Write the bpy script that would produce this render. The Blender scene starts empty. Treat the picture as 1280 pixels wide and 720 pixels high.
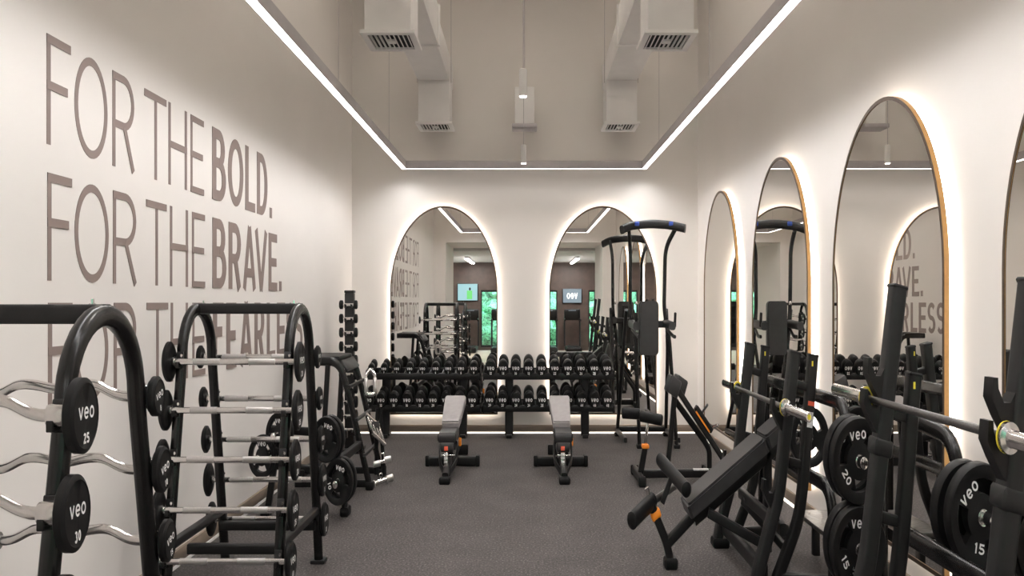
import bpy, math, random
from math import pi, sin, cos, radians
from mathutils import Vector, Matrix

# ------------------------------------------------------------------ camera, world, exposure
SC = bpy.context.scene
COL = SC.collection
S = 1.62                 # vertical unit: one unit of height stands 1.62 scene units tall
HC, F, FY, VX, VY = 0.907, 900.0, 1458.0, 656.0, 378.0
LED_POWER, HALO_POWER, SKIRT_POWER, UP_POWER, SKY_POWER = 75.0, 6.5, 2.0, 40.0, 24.0
SPOT_W, LOBBY_LED = 14.0, 120.0

cam_d = bpy.data.cameras.new('camera')
cam = bpy.data.objects.new('camera', cam_d)
COL.objects.link(cam)
cam.location = (0, 0, HC * S)
cam.rotation_euler = (pi / 2, 0, 0)
cam_d.sensor_width = 36
cam_d.lens = 36 * F / 1280
cam_d.shift_x = -(VX - 640) / 1280
cam_d.shift_y = (VY - 360) / 1280
cam_d.clip_start = 0.05
SC.camera = cam
SC.view_settings.view_transform = 'Standard'
SC.view_settings.look = 'None'
SC.view_settings.gamma = 1
SC.view_settings.use_curve_mapping = False
SC.view_settings.exposure = 0.0

world = bpy.data.worlds.new('world')
SC.world = world
world.use_nodes = True
bg = world.node_tree.nodes['Background']
bg.inputs[0].default_value = (0.62, 0.80, 1.0, 1)
bg.inputs[1].default_value = SKY_POWER
try:
    SC.cycles.max_bounces = 10
    SC.cycles.diffuse_bounces = 5
    SC.cycles.glossy_bounces = 7
    SC.cycles.sample_clamp_indirect = 6
    SC.cycles.use_denoising = True
except Exception:
    pass

# ------------------------------------------------------------------ materials
def mat(name, col, rough=0.5, metal=0.0, emit=None, power=0.0, noise=None, bump=None, spec=0.5):
    m = bpy.data.materials.new(name)
    m.use_nodes = True
    nt = m.node_tree
    p = nt.nodes['Principled BSDF']
    p.inputs['Base Color'].default_value = (*col, 1)
    p.inputs['Roughness'].default_value = rough
    p.inputs['Metallic'].default_value = metal
    p.inputs['Specular IOR Level'].default_value = spec
    if emit:
        p.inputs['Emission Color'].default_value = (*emit, 1)
        p.inputs['Emission Strength'].default_value = power
    tc = nt.nodes.new('ShaderNodeTexCoord')
    if noise:
        sc, amt = noise
        n = nt.nodes.new('ShaderNodeTexNoise')
        n.inputs['Scale'].default_value = sc
        n.inputs['Detail'].default_value = 4
        nt.links.new(tc.outputs['Object'], n.inputs['Vector'])
        r = nt.nodes.new('ShaderNodeMapRange')
        r.inputs[1].default_value = 0.3
        r.inputs[2].default_value = 0.7
        r.inputs[3].default_value = 1 - amt
        r.inputs[4].default_value = 1 + amt
        nt.links.new(n.outputs[0], r.inputs[0])
        mx = nt.nodes.new('ShaderNodeVectorMath')
        mx.operation = 'SCALE'
        mx.inputs[0].default_value = col
        nt.links.new(r.outputs[0], mx.inputs['Scale'])
        nt.links.new(mx.outputs[0], p.inputs['Base Color'])
    if bump:
        sc, st, dist = bump
        n = nt.nodes.new('ShaderNodeTexNoise')
        n.inputs['Scale'].default_value = sc
        nt.links.new(tc.outputs['Object'], n.inputs['Vector'])
        b = nt.nodes.new('ShaderNodeBump')
        b.inputs['Strength'].default_value = st
        b.inputs['Distance'].default_value = dist
        nt.links.new(n.outputs[0], b.inputs['Height'])
        nt.links.new(b.outputs[0], p.inputs['Normal'])
    return m

M = {}
M['wall'] = mat('wall_paint', (0.76, 0.722, 0.69), 0.75, noise=(1.4, 0.025), bump=(90, 0.05, 0.002), spec=0.25)
M['ceil'] = mat('ceiling_paint', (0.80, 0.77, 0.72), 0.85, noise=(2, 0.03), spec=0.2)
M['lobby_wall'] = mat('lobby_panel_brown', (0.075, 0.05, 0.042), 0.5, noise=(6, 0.2))
M['lobby_ceil'] = mat('lobby_ceiling_grey', (0.55, 0.53, 0.53), 0.8, noise=(3, 0.03))
M['lobby_floor'] = mat('lobby_floor_oak', (0.52, 0.43, 0.36), 0.45, noise=(5, 0.12))
M['skirt'] = mat('skirting_taupe', (0.20, 0.155, 0.12), 0.45, noise=(9, 0.05))
M['black'] = mat('black_powder_coat', (0.006, 0.0057, 0.0058), 0.42, noise=(30, 0.1), bump=(400, 0.06, 0.001), spec=0.35)
M['black_gloss'] = mat('black_gloss_tube', (0.005, 0.0047, 0.0047), 0.27, noise=(20, 0.1), spec=0.4)
M['char'] = mat('charcoal_steel', (0.013, 0.0128, 0.013), 0.46, noise=(25, 0.1), bump=(300, 0.05, 0.001), spec=0.35)
M['rubber'] = mat('black_rubber', (0.0055, 0.0053, 0.0054), 0.5, noise=(40, 0.15), bump=(260, 0.12, 0.001), spec=0.24)
M['vinyl'] = mat('charcoal_vinyl', (0.026, 0.025, 0.0255), 0.42, noise=(25, 0.12), bump=(220, 0.15, 0.001))
M['vinyl_sheen'] = mat('vinyl_light_sheen', (0.27, 0.25, 0.25), 0.45, noise=(25, 0.08), bump=(220, 0.1, 0.001))  # pale base colour carries the sheen of light on the bench back pads
M['chrome'] = mat('chrome', (0.82, 0.80, 0.79), 0.16, 1.0, noise=(60, 0.04))
M['knurl'] = mat('knurled_steel', (0.62, 0.60, 0.59), 0.36, 1.0, noise=(300, 0.15), bump=(700, 0.3, 0.001))
M['steel'] = mat('dark_bar_steel', (0.20, 0.195, 0.195), 0.35, 1.0, noise=(200, 0.15))
M['plate_steel'] = mat('tread_plate', (0.22, 0.21, 0.20), 0.36, 1.0, noise=(14, 0.2), bump=(45, 0.8, 0.004))
M['white'] = mat('white_print', (0.85, 0.84, 0.83), 0.5, noise=(50, 0.03))
M['orange'] = mat('orange_plastic', (0.85, 0.26, 0.02), 0.45, noise=(30, 0.05))
M['yellow'] = mat('yellow_plastic', (0.80, 0.66, 0.05), 0.45, noise=(30, 0.05))
M['red'] = mat('red_print', (0.65, 0.10, 0.05), 0.5, noise=(30, 0.05))
M['blue'] = mat('blue_tag', (0.02, 0.06, 0.35), 0.4, noise=(30, 0.05))
M['letter'] = mat('taupe_lettering', (0.215, 0.165, 0.148), 0.6, noise=(12, 0.04))
M['mirror'] = mat('mirror_glass', (0.93, 0.915, 0.885), 0.0, 1.0)
M['brass'] = mat('brushed_bronze', (0.50, 0.29, 0.11), 0.4, 0.55, noise=(30, 0.08))
M['bronze_dark'] = mat('dark_bronze', (0.10, 0.07, 0.05), 0.4, 0.5, noise=(30, 0.08))
M['halo'] = mat('mirror_backlight', (0.8, 0.8, 0.8), 0.6, emit=(1.0, 0.955, 0.88), power=HALO_POWER)
M['halo_back'] = mat('back_mirror_backlight', (0.8, 0.8, 0.8), 0.6, emit=(1.0, 0.955, 0.88), power=HALO_POWER * 1.75)
M['led'] = mat('linear_diffuser', (0.9, 0.9, 0.9), 0.5, emit=(1.0, 0.985, 0.985), power=LED_POWER)
M['fill_up'] = mat('added_uplight_face', (0.9, 0.9, 0.9), 0.5, emit=(1.0, 0.955, 0.90), power=UP_POWER)  # glow of the fill added above the ducts, not of the light loop
M['led_lobby'] = mat('lobby_linear_diffuser', (0.9, 0.9, 0.9), 0.5, emit=(1.0, 0.97, 0.95), power=LOBBY_LED)
def beam(m, side, c0, c1, power):
    """give a luminaire its beam: a glowing face (side) plus a beam that fades out between the cosines c1 and c0"""
    nt = m.node_tree
    p = nt.nodes['Principled BSDF']
    g = nt.nodes.new('ShaderNodeNewGeometry')
    d = nt.nodes.new('ShaderNodeVectorMath')
    d.operation = 'DOT_PRODUCT'
    nt.links.new(g.outputs['Normal'], d.inputs[0])
    nt.links.new(g.outputs['Incoming'], d.inputs[1])
    r = nt.nodes.new('ShaderNodeMapRange')
    r.interpolation_type = 'SMOOTHSTEP'
    r.inputs[1].default_value = c0
    r.inputs[2].default_value = c1
    r.inputs[3].default_value = side
    r.inputs[4].default_value = power
    nt.links.new(d.outputs['Value'], r.inputs[0])
    nt.links.new(r.outputs[0], p.inputs['Emission Strength'])
beam(M['led'], 4.0, 0.17, 0.72, LED_POWER)
M['led_back'] = mat('linear_diffuser_back', (0.9, 0.9, 0.9), 0.5, emit=(1.0, 0.985, 0.985), power=4)
beam(M['led_back'], 2.6, 0.3, 0.8, LED_POWER * 0.11)
beam(M['fill_up'], 0.3, 0.25, 0.95, UP_POWER)
M['spot'] = mat('spot_lamp', (0.9, 0.9, 0.9), 0.5, emit=(1.0, 0.95, 0.88), power=14)
M['skirt_led'] = mat('skirting_light', (0.9, 0.9, 0.9), 0.5, emit=(1.0, 0.92, 0.82), power=SKIRT_POWER)
M['duct'] = mat('duct_white_paint', (0.84, 0.82, 0.81), 0.55, noise=(5, 0.03))
M['alu'] = mat('housing_grey', (0.42, 0.39, 0.40), 0.5, noise=(12, 0.05))
M['dark'] = mat('dark_void', (0.02, 0.02, 0.02), 0.8, noise=(10, 0.1))
M['tape'] = mat('white_label', (0.55, 0.55, 0.55), 0.5, noise=(90, 0.25))
M['foliage'] = mat('hedge_leaves', (0.24, 0.55, 0.30), 0.6, noise=(14, 0.75), bump=(20, 0.6, 0.05))
M['screen'] = mat('screen_panel', (0.02, 0.02, 0.02), 0.3, emit=(0.45, 0.80, 0.88), power=0.9)
M['screen_sign'] = mat('sign_panel', (0.02, 0.02, 0.02), 0.3, emit=(0.33, 0.43, 0.52), power=0.8)
M['screen_white'] = mat('sign_letters', (0.8, 0.8, 0.8), 0.4, emit=(0.95, 0.97, 1.0), power=1.3)
M['screen_green'] = mat('screen_green', (0.1, 0.4, 0.1), 0.4, emit=(0.08, 0.42, 0.14), power=0.7)

def floor_material():
    m = mat('speckled_rubber_floor', (0.055, 0.049, 0.048), 0.72, bump=(120, 0.25, 0.003), spec=0.3)
    nt = m.node_tree
    p = nt.nodes['Principled BSDF']
    tc = nt.nodes.new('ShaderNodeTexCoord')
    v = nt.nodes.new('ShaderNodeTexNoise')
    v.inputs['Scale'].default_value = 85
    v.inputs['Detail'].default_value = 3
    n = nt.nodes.new('ShaderNodeTexNoise')
    n.inputs['Scale'].default_value = 3.0
    n.inputs['Detail'].default_value = 5
    nt.links.new(tc.outputs['Object'], v.inputs['Vector'])
    nt.links.new(tc.outputs['Object'], n.inputs['Vector'])
    r = nt.nodes.new('ShaderNodeValToRGB')
    r.color_ramp.elements[0].position = 0.30
    r.color_ramp.elements[0].color = (0.030, 0.0265, 0.026, 1)
    r.color_ramp.elements[1].position = 0.72
    r.color_ramp.elements[1].color = (0.165, 0.148, 0.145, 1)
    e = r.color_ramp.elements.new(0.56)
    e.color = (0.066, 0.058, 0.0565, 1)
    nt.links.new(v.outputs[0], r.inputs[0])
    mr = nt.nodes.new('ShaderNodeMapRange')
    mr.inputs[1].default_value = 0.3
    mr.inputs[2].default_value = 0.7
    mr.inputs[3].default_value = 0.85
    mr.inputs[4].default_value = 1.15
    nt.links.new(n.outputs[0], mr.inputs[0])
    mx = nt.nodes.new('ShaderNodeVectorMath')
    mx.operation = 'SCALE'
    nt.links.new(r.outputs[0], mx.inputs[0])
    nt.links.new(mr.outputs[0], mx.inputs['Scale'])
    nt.links.new(mx.outputs[0], p.inputs['Base Color'])
    return m
M['floor'] = floor_material()

def glass_material():
    m = bpy.data.materials.new('window_glass')
    m.use_nodes = True
    nt = m.node_tree
    nt.nodes.clear()
    o = nt.nodes.new('ShaderNodeOutputMaterial')
    t = nt.nodes.new('ShaderNodeBsdfTransparent')
    t.inputs[0].default_value = (0.85, 0.95, 0.93, 1)
    g = nt.nodes.new('ShaderNodeBsdfGlossy')
    g.inputs['Roughness'].default_value = 0.02
    x = nt.nodes.new('ShaderNodeMixShader')
    x.inputs[0].default_value = 0.08
    nt.links.new(t.outputs[0], x.inputs[1])
    nt.links.new(g.outputs[0], x.inputs[2])
    nt.links.new(x.outputs[0], o.inputs[0])
    return m
M['glass'] = glass_material()

# ------------------------------------------------------------------ mesh builder (heights are stretched once, in build)
def V(*a):
    return Vector(a)

class MB:
    def __init__(self):
        self.v, self.f, self.mi, self.mats = [], [], [], []
        self.m = 0
    def mat(self, key):
        if key not in self.mats:
            self.mats.append(key)
        self.m = self.mats.index(key)
        return self
    def add(self, vs, fs):
        o = len(self.v)
        self.v += [Vector(p) for p in vs]
        for f in fs:
            self.f.append([i + o for i in f])
            self.mi.append(self.m)
    def box(self, c, h, b=0.0, rx=0.0, ry=0.0, rz=0.0):
        """box with centre c, half sizes h, chamfer b, turned by rx, ry, rz"""
        R = Matrix.Rotation(rz, 3, 'Z') @ Matrix.Rotation(ry, 3, 'Y') @ Matrix.Rotation(rx, 3, 'X')
        c = Vector(c)
        hx, hy, hz = h
        b = min(b, 0.45 * min(h) * 2)
        if b <= 0:
            vs = [V(x, y, z) for x in (-hx, hx) for y in (-hy, hy) for z in (-hz, hz)]
            fs = [(0, 1, 3, 2), (4, 6, 7, 5), (0, 4, 5, 1), (2, 3, 7, 6), (0, 2, 6, 4), (1, 5, 7, 3)]
        else:
            vs, idx = [], {}
            for sx in (-1, 1):
                for sy in (-1, 1):
                    for sz in (-1, 1):
                        for k in range(3):
                            d = [hx - b, hy - b, hz - b]
                            d[k] += b
                            idx[(sx, sy, sz, k)] = len(vs)
                            vs.append(V(sx * d[0], sy * d[1], sz * d[2]))
            fs = []
            for s in (-1, 1):
                q = [(-1, -1), (1, -1), (1, 1), (-1, 1)]
                fs.append([idx[(s, a, b2, 0)] for a, b2 in q][::s])
                fs.append([idx[(a, s, b2, 1)] for a, b2 in q][::-s])
                fs.append([idx[(a, b2, s, 2)] for a, b2 in q][::s])
            for a in (-1, 1):
                for c2 in (-1, 1):
                    e = [idx[(a, c2, -1, 0)], idx[(a, c2, 1, 0)], idx[(a, c2, 1, 1)], idx[(a, c2, -1, 1)]]
                    fs.append(e[::-a * c2])
                    e = [idx[(a, -1, c2, 0)], idx[(a, 1, c2, 0)], idx[(a, 1, c2, 2)], idx[(a, -1, c2, 2)]]
                    fs.append(e[::a * c2])
                    e = [idx[(-1, a, c2, 1)], idx[(1, a, c2, 1)], idx[(1, a, c2, 2)], idx[(-1, a, c2, 2)]]
                    fs.append(e[::-a * c2])
            for sx in (-1, 1):
                for sy in (-1, 1):
                    for sz in (-1, 1):
                        e = [idx[(sx, sy, sz, k)] for k in range(3)]
                        fs.append(e[::sx * sy * sz])
        self.add([c + R @ p for p in vs], fs)
        return self
    def boxr(self, x0, x1, y0, y1, z0, z1, b=0.0):
        return self.box(((x0 + x1) / 2, (y0 + y1) / 2, (z0 + z1) / 2), ((x1 - x0) / 2, (y1 - y0) / 2, (z1 - z0) / 2), b)
    def tube(self, pts, ra, rb=None, ref=(0, 0, 1), n=12, power=2.0, caps=True):
        """sweep a (super)elliptic section along pts; ra lies along ref"""
        rb = ra if rb is None else rb
        pts = [Vector(p) for p in pts]
        ref0 = Vector(ref)
        rings = []
        a_prev = None
        N = len(pts)
        for i, p in enumerate(pts):
            t0 = (pts[i] - pts[i - 1]).normalized() if i > 0 else None
            t1 = (pts[i + 1] - pts[i]).normalized() if i < N - 1 else None
            t = (t0 + t1).normalized() if (t0 and t1) else (t0 or t1)
            k = 1.0
            if t0 and t1:
                k = 1 / max(0.5, math.sqrt(max(0.0, (1 + t0.dot(t1)) / 2)))
            r = ref0 if a_prev is None or abs(ref0.dot(t)) < 0.9 else a_prev
            a = r - t * r.dot(t)
            if a.length < 1e-4:
                r = V(1, 0, 0) if abs(t.x) < 0.9 else V(0, 1, 0)
                a = r - t * r.dot(t)
            a.normalize()
            a_prev = a
            b = t.cross(a)
            ring = []
            for j in range(n):
                th = 2 * pi * (j + 0.5) / n
                c_, s_ = cos(th), sin(th)
                ca = math.copysign(abs(c_) ** (2 / power), c_)
                sb = math.copysign(abs(s_) ** (2 / power), s_)
                ring.append(p + a * (ra * ca) + b * (rb * sb))
            rings.append(ring)
        vs = [q for r in rings for q in r]
        fs = []
        for i in range(N - 1):
            for j in range(n):
                j2 = (j + 1) % n
                fs.append((i * n + j, i * n + j2, (i + 1) * n + j2, (i + 1) * n + j))
        if caps:
            fs.append(tuple(range(n - 1, -1, -1)))
            fs.append(tuple((N - 1) * n + j for j in range(n)))
        self.add(vs, fs)
        return self
    def bar(self, p, q, ra, rb=None, ref=(0, 0, 1), power=5.0, n=16):
        return self.tube([p, q], ra, rb, ref, n, power)
    def lathe(self, c, axis, prof, n=28):
        """prof: (distance along axis, radius) pairs"""
        c, ax = Vector(c), Vector(axis).normalized()
        r = V(0, 0, 1) if abs(ax.z) < 0.9 else V(1, 0, 0)
        a = (r - ax * r.dot(ax)).normalized()
        b = ax.cross(a)
        vs, fs, st = [], [], []
        for d, rad in prof:
            if rad < 1e-5:
                st.append([len(vs)] * n)
                vs.append(c + ax * d)
            else:
                st.append(list(range(len(vs), len(vs) + n)))
                for j in range(n):
                    th = 2 * pi * j / n
                    vs.append(c + ax * d + a * (rad * cos(th)) + b * (rad * sin(th)))
        for i in range(len(prof) - 1):
            A, B = st[i], st[i + 1]
            for j in range(n):
                j2 = (j + 1) % n
                f = []
                for q in (A[j], A[j2], B[j2], B[j]):
                    if q not in f:
                        f.append(q)
                if len(f) > 2:
                    fs.append(f)
        self.add(vs, fs)
        return self
    def cyl(self, p, q, r, ch=0.0, n=20):
        p, q = Vector(p), Vector(q)
        L = (q - p).length
        ch = min(ch, L * 0.4, r * 0.6)
        pr = [(0, 0), (0, r - ch)] + ([(ch, r), (L - ch, r)] if ch else [(0, r), (L, r)][0:0]) + [(L, r - ch), (L, 0)]
        if not ch:
            pr = [(0, 0), (0, r), (L, r), (L, 0)]
        return self.lathe(p, q - p, pr, n)
    def prism(self, poly, d0, d1, fn):
        """extrude the 2-D outline poly between depths d0 and d1; fn(u, v, d) gives the point"""
        n = len(poly)
        vs = [fn(u, v, d0) for u, v in poly] + [fn(u, v, d1) for u, v in poly]
        fs = [tuple(range(n)), tuple(range(2 * n - 1, n - 1, -1))]
        for i in range(n):
            j = (i + 1) % n
            fs.append((i, i + n, j + n, j))
        self.add(vs, fs)
        return self
    def ring_wall(self, outer, inner, d0, d1, fn):
        """a closed band between two outlines, from depth d0 to d1"""
        n = len(outer)
        vs = [fn(u, v, d0) for u, v in outer] + [fn(u, v, d1) for u, v in outer] + \
             [fn(u, v, d0) for u, v in inner] + [fn(u, v, d1) for u, v in inner]
        fs = []
        for i in range(n):
            j = (i + 1) % n
            fs.append((i, i + n, j + n, j))
            fs.append((i + 2 * n, j + 2 * n, j + 3 * n, i + 3 * n))
            fs.append((i, j, j + 2 * n, i + 2 * n))
            fs.append((i + n, i + 3 * n, j + 3 * n, j + n))
        self.add(vs, fs)
        return self
    def stroke(self, pts, tx, tz, o, right, up, nrm=None, depth=0.0):
        """flat pen stroke with an elliptic pen tx wide, tz tall; depth > 0 gives it thickness along nrm"""
        o, right, up = Vector(o), Vector(right), Vector(up)
        N = len(pts)
        closed = (abs(pts[0][0] - pts[-1][0]) + abs(pts[0][1] - pts[-1][1])) < 1e-6 and N > 3
        L, R = [], []
        for i in range(N):
            x, z = pts[i]
            if closed:
                a = pts[i - 1] if i > 0 else pts[N - 2]
                b = pts[i + 1] if i < N - 1 else pts[1]
            else:
                a = pts[max(0, i - 1)]
                b = pts[min(N - 1, i + 1)]
            dx, dz = b[0] - a[0], b[1] - a[1]
            l = math.hypot(dx, dz) or 1
            nx, nz = -dz / l, dx / l
            w = 1 / max(1e-6, math.hypot(nx / tx, nz / tz)) if tx != tz else tx
            w /= 2
            L.append((x + nx * w, z + nz * w))
            R.append((x - nx * w, z - nz * w))
        P = lambda q, d: o + right * q[0] + up * q[1] + (nrm * d if nrm is not None else Vector())
        vs = [P(q, depth) for q in L] + [P(q, depth) for q in R]
        fs = [(i, i + 1, i + 1 + N, i + N) for i in range(N - 1)]
        if depth > 0:
            k = len(vs)
            vs += [P(q, 0) for q in L] + [P(q, 0) for q in R]
            for i in range(N - 1):
                fs.append((i, i + k, i + 1 + k, i + 1))
                fs.append((i + N, i + 1 + N, i + 1 + N + k, i + N + k))
            if not closed:
                fs.append((0, N, N + k, k))
                fs.append((N - 1, N - 1 + k, 2 * N - 1 + k, 2 * N - 1))
        self.add(vs, fs)
        return self
    def tilt(self, ang, axis='X', c=(0, 0, 0)):
        R = Matrix.Rotation(ang, 3, axis)
        c = Vector(c)
        self.v = [c + R @ (p - c) for p in self.v]
        return self
    def build(self, name, parent=None, origin=(0, 0, 0), default='black', smooth=40):
        o = Vector(origin)
        me = bpy.data.meshes.new(name)
        me.from_pydata([((p.x - o.x), (p.y - o.y), (p.z - o.z) * S) for p in self.v], [], self.f)
        for k in (self.mats or [default]):
            me.materials.append(M[k])
        if self.mats:
            me.polygons.foreach_set('material_index', self.mi)
        import bmesh
        bm = bmesh.new()
        bm.from_mesh(me)
        bmesh.ops.recalc_face_normals(bm, faces=bm.faces)
        bm.to_mesh(me)
        bm.free()
        if smooth:
            me.polygons.foreach_set('use_smooth', [True] * len(me.polygons))
            me.set_sharp_from_angle(angle=radians(smooth))
        me.update()
        ob = bpy.data.objects.new(name, me)
        COL.objects.link(ob)
        if parent is not None:
            ob.parent = parent
        else:
            ob.location = (o.x, o.y, o.z * S)
        return ob

def thing(name, label, cat, loc=(0, 0, 0), rz=0.0, group=None):
    o = bpy.data.objects.new(name, None)
    o.empty_display_size = 0.05
    COL.objects.link(o)
    o.location = (loc[0], loc[1], loc[2] * S)
    o.rotation_euler = (0, 0, rz)
    return tag(o, label, cat, group)

def tag(o, label, cat, group=None):
    o['label'] = label
    o['category'] = cat
    if group:
        o['group'] = group
    return o

def struct(o):
    o['kind'] = 'structure'
    return o

def stem(name):
    h, _, t = name.rpartition('.')
    return h if h and t.isdigit() else name

def dup(root, loc, label, rz=None, group=None):
    r = root.copy()
    r.name = stem(root.name)
    COL.objects.link(r)
    r.location = (loc[0], loc[1], loc[2] * S)
    if rz is not None:
        r.rotation_euler = (0, 0, rz)
    r['label'] = label
    if group:
        r['group'] = group
    for ch in list(root.children):
        c = ch.copy()
        COL.objects.link(c)
        c.parent = r
        for g in list(ch.children):
            d = g.copy()
            COL.objects.link(d)
            d.parent = c
    return r

def P(px, py, Y):
    return V((px - VX) / F * Y, Y, HC - (py - VY) / FY * Y)

def fillet(pts, r, n=6):
    pts = [Vector(p) for p in pts]
    out = [pts[0]]
    for i in range(1, len(pts) - 1):
        a, b, c = pts[i - 1], pts[i], pts[i + 1]
        d0, d1 = (a - b), (c - b)
        k = min(r, d0.length * 0.48, d1.length * 0.48)
        p0, p1 = b + d0.normalized() * k, b + d1.normalized() * k
        for j in range(n + 1):
            t = j / n
            out.append(p0 * (1 - t) ** 2 + b * (2 * t * (1 - t)) + p1 * t * t)
    out.append(pts[-1])
    return out

ORD = ['first', 'second', 'third', 'fourth', 'fifth', 'sixth', 'seventh', 'eighth', 'ninth', 'tenth', 'eleventh']

# ------------------------------------------------------------------ stroke letters
def arc(cx, cz, rx, rz_, a0, a1, n=14):
    return [(cx + rx * cos(radians(a0 + (a1 - a0) * i / n)), cz + rz_ * sin(radians(a0 + (a1 - a0) * i / n))) for i in range(n + 1)]

def glyph(ch, w, h, tx, tz):
    """strokes inside a w x h box for a pen tx by tz"""
    a, b = tx / 2, tz / 2
    l, r, t, m = a, w - a, h - b, h * 0.5
    if ch == 'F':
        return [[(l, 0), (l, h)], [(0, t), (w, t)], [(0, m + b), (w * 0.86, m + b)]]
    if ch == 'E':
        return [[(l, 0), (l, h)], [(0, t), (w, t)], [(0, m), (w * 0.92, m)], [(0, b), (w, b)]]
    if ch == 'L':
        return [[(l, 0), (l, h)], [(0, b), (w, b)]]
    if ch == 'T':
        return [[(w / 2, 0), (w / 2, h)], [(0, t), (w, t)]]
    if ch == 'H':
        return [[(l, 0), (l, h)], [(r, 0), (r, h)], [(0, m), (w, m)]]
    if ch == 'O':
        return [arc(w / 2, h / 2, w / 2 - a, h / 2 - b, 90, 450, 40)]
    if ch == 'D':
        k = w * 0.42
        return [[(l, 0), (l, h)], [(0, t), (k, t)] + arc(k, h / 2, w - a - k, h / 2 - b, 88, -88, 20) + [(k, b), (0, b)]]
    if ch == 'R':
        k, q = w * 0.5, h * 0.46
        rr = (t - q) / 2
        return [[(l, 0), (l, h)], [(0, t), (k, t)] + arc(k, q + rr, w * 0.97 - a - k, rr, 88, -88, 14) + [(k, q), (0, q)],
                [(w * 0.52, q), (w - a * 1.1, 0)]]
    if ch == 'B':
        k, q = w * 0.5, h * 0.53
        r1, r2 = (t - q) / 2, (q - b) / 2
        return [[(l, 0), (l, h)], [(0, t), (k, t)] + arc(k, q + r1, w * 0.92 - a - k, r1, 88, -88, 12) + [(k, q), (0, q)],
                [(k, q)] + arc(k, b + r2, w - a - k, r2, 88, -88, 12) + [(k, b), (0, b)]]
    if ch == 'A':
        return [[(a, 0), (w / 2, h)], [(w - a, 0), (w / 2, h)], [(w * 0.2, h * 0.27), (w * 0.8, h * 0.27)]]
    if ch == 'V':
        return [[(a, h), (w / 2, 0)], [(w - a, h), (w / 2, 0)]]
    if ch == 'S':
        rx, rz_ = w / 2 - a, (h - tz) / 4
        return [arc(w / 2, b + 3 * rz_, rx, rz_, 30, 270, 16) + arc(w / 2, b + rz_, rx, rz_, 90, -150, 16)[1:]]
    if ch == '.':
        return [[(w / 2, 0), (w / 2, tz * 1.35)]]
    if ch == 'v':
        return [[(a, h), (w / 2, b * 0.3)], [(w - a, h), (w / 2, b * 0.3)]]
    if ch == 'o':
        return [arc(w / 2, h / 2, w / 2 - a, h / 2 - b, 90, 450, 20)]
    if ch == 'e':
        return [arc(w / 2, h / 2, w / 2 - a, h / 2 - b, 0, 318, 18), [(a, h / 2), (w - a * 0.4, h / 2)]]
    if ch == '0':
        return [arc(w / 2, h / 2, w / 2 - a, h / 2 - b, 90, 450, 20)]
    if ch == '1':
        return [[(w * 0.6, 0), (w * 0.6, h)], [(w * 0.6, t), (w * 0.2, h * 0.78)]]
    if ch == '2':
        return [arc(w / 2, h * 0.72, w / 2 - a, h * 0.28 - b, 170, -35, 12) + [(a, b)], [(0, b), (w, b)]]
    if ch == '3':
        return [arc(w / 2, h * 0.74, w / 2 - a, h * 0.26 - b, 160, -90, 12), arc(w / 2, h * 0.26, w / 2 - a, h * 0.26, 90, -160, 12)]
    if ch == '4':
        return [[(w * 0.7, 0), (w * 0.7, h)], [(w * 0.7, t), (a, h * 0.3)], [(0, h * 0.3), (w, h * 0.3)]]
    if ch == '5':
        return [[(w - a, t), (w * 0.2, t)], [(w * 0.2, h), (w * 0.16, h * 0.5)], arc(w * 0.45, h * 0.33, w * 0.55 - a, h * 0.33 - b, 120, -150, 14)]
    if ch == '6':
        return [arc(w / 2, h * 0.31, w / 2 - a, h * 0.31 - b, 0, 360, 18), arc(w * 0.75, h * 0.31, w * 0.75 - a, h * 0.69 - b, 180, 95, 10)]
    if ch == '7':
        return [[(0, t), (w, t)], [(w - a, t), (w * 0.3, 0)]]
    if ch == '8':
        return [arc(w / 2, h * 0.74, w * 0.42 - a, h * 0.26 - b, 90, 450, 16), arc(w / 2, h * 0.26, w / 2 - a, h * 0.26, 90, 450, 16)]
    if ch == '9':
        return [arc(w / 2, h * 0.69, w / 2 - a, h * 0.31 - b, 0, 360, 18), arc(w * 0.25, h * 0.69, w * 0.75 - a, h * 0.69 - b, 0, -85, 10)]
    return []

def text(mb, s, c, right, up, h, pen=0.18, key='white', wid=0.95, gap=0.2):
    """short printed text centred on c"""
    mb.mat(key)
    w, g = h * wid, h * gap
    ws = [w * (0.6 if ch in '.1' and s != 'veo' else 1.0) for ch in s]
    tot = sum(ws) + g * (len(s) - 1)
    right, up, c = Vector(right), Vector(up), Vector(c)
    x = -tot / 2
    for ch, cw in zip(s, ws):
        for st in glyph(ch, cw, h, h * pen, h * pen):
            mb.stroke(st, h * pen, h * pen, c + right * x - up * (h / 2), right, up)
        x += cw + g

# ------------------------------------------------------------------ room shell
XL, XR, YB, YF = -1.944, 1.945, 8.1, 0.7
CEIL, OPEN_T, L_CEIL, YA, YLB = 3.1, 1.70, 1.66, -0.95, -6.0
OX0, OX1 = -1.69, 1.66

struct(MB().boxr(XL - 0.15, XR + 0.15, YA, YB + 0.15, -0.08, 0).build('floor', default='floor'))
struct(MB().boxr(XL - 0.15, XR + 0.15, YA, YB + 0.15, CEIL, CEIL + 0.1).build('ceiling', default='ceil'))
struct(MB().boxr(XL - 0.15, XL, YF, YB, 0, CEIL).build('wall_left', default='wall'))
struct(MB().boxr(XR, XR + 0.15, YF, YB, 0, CEIL).build('wall_right', default='wall'))
struct(MB().boxr(XL - 0.15, XR + 0.15, YB, YB + 0.15, 0, CEIL).build('wall_back', default='wall'))
w = MB()
w.boxr(XL - 0.15, OX0, YA, YF, 0, CEIL)
w.boxr(OX1, XR + 0.15, YA, YF, 0, CEIL)
w.boxr(OX0, OX1, YA, YF, OPEN_T, CEIL)
struct(w.build('wall_front', default='wall'))
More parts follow.
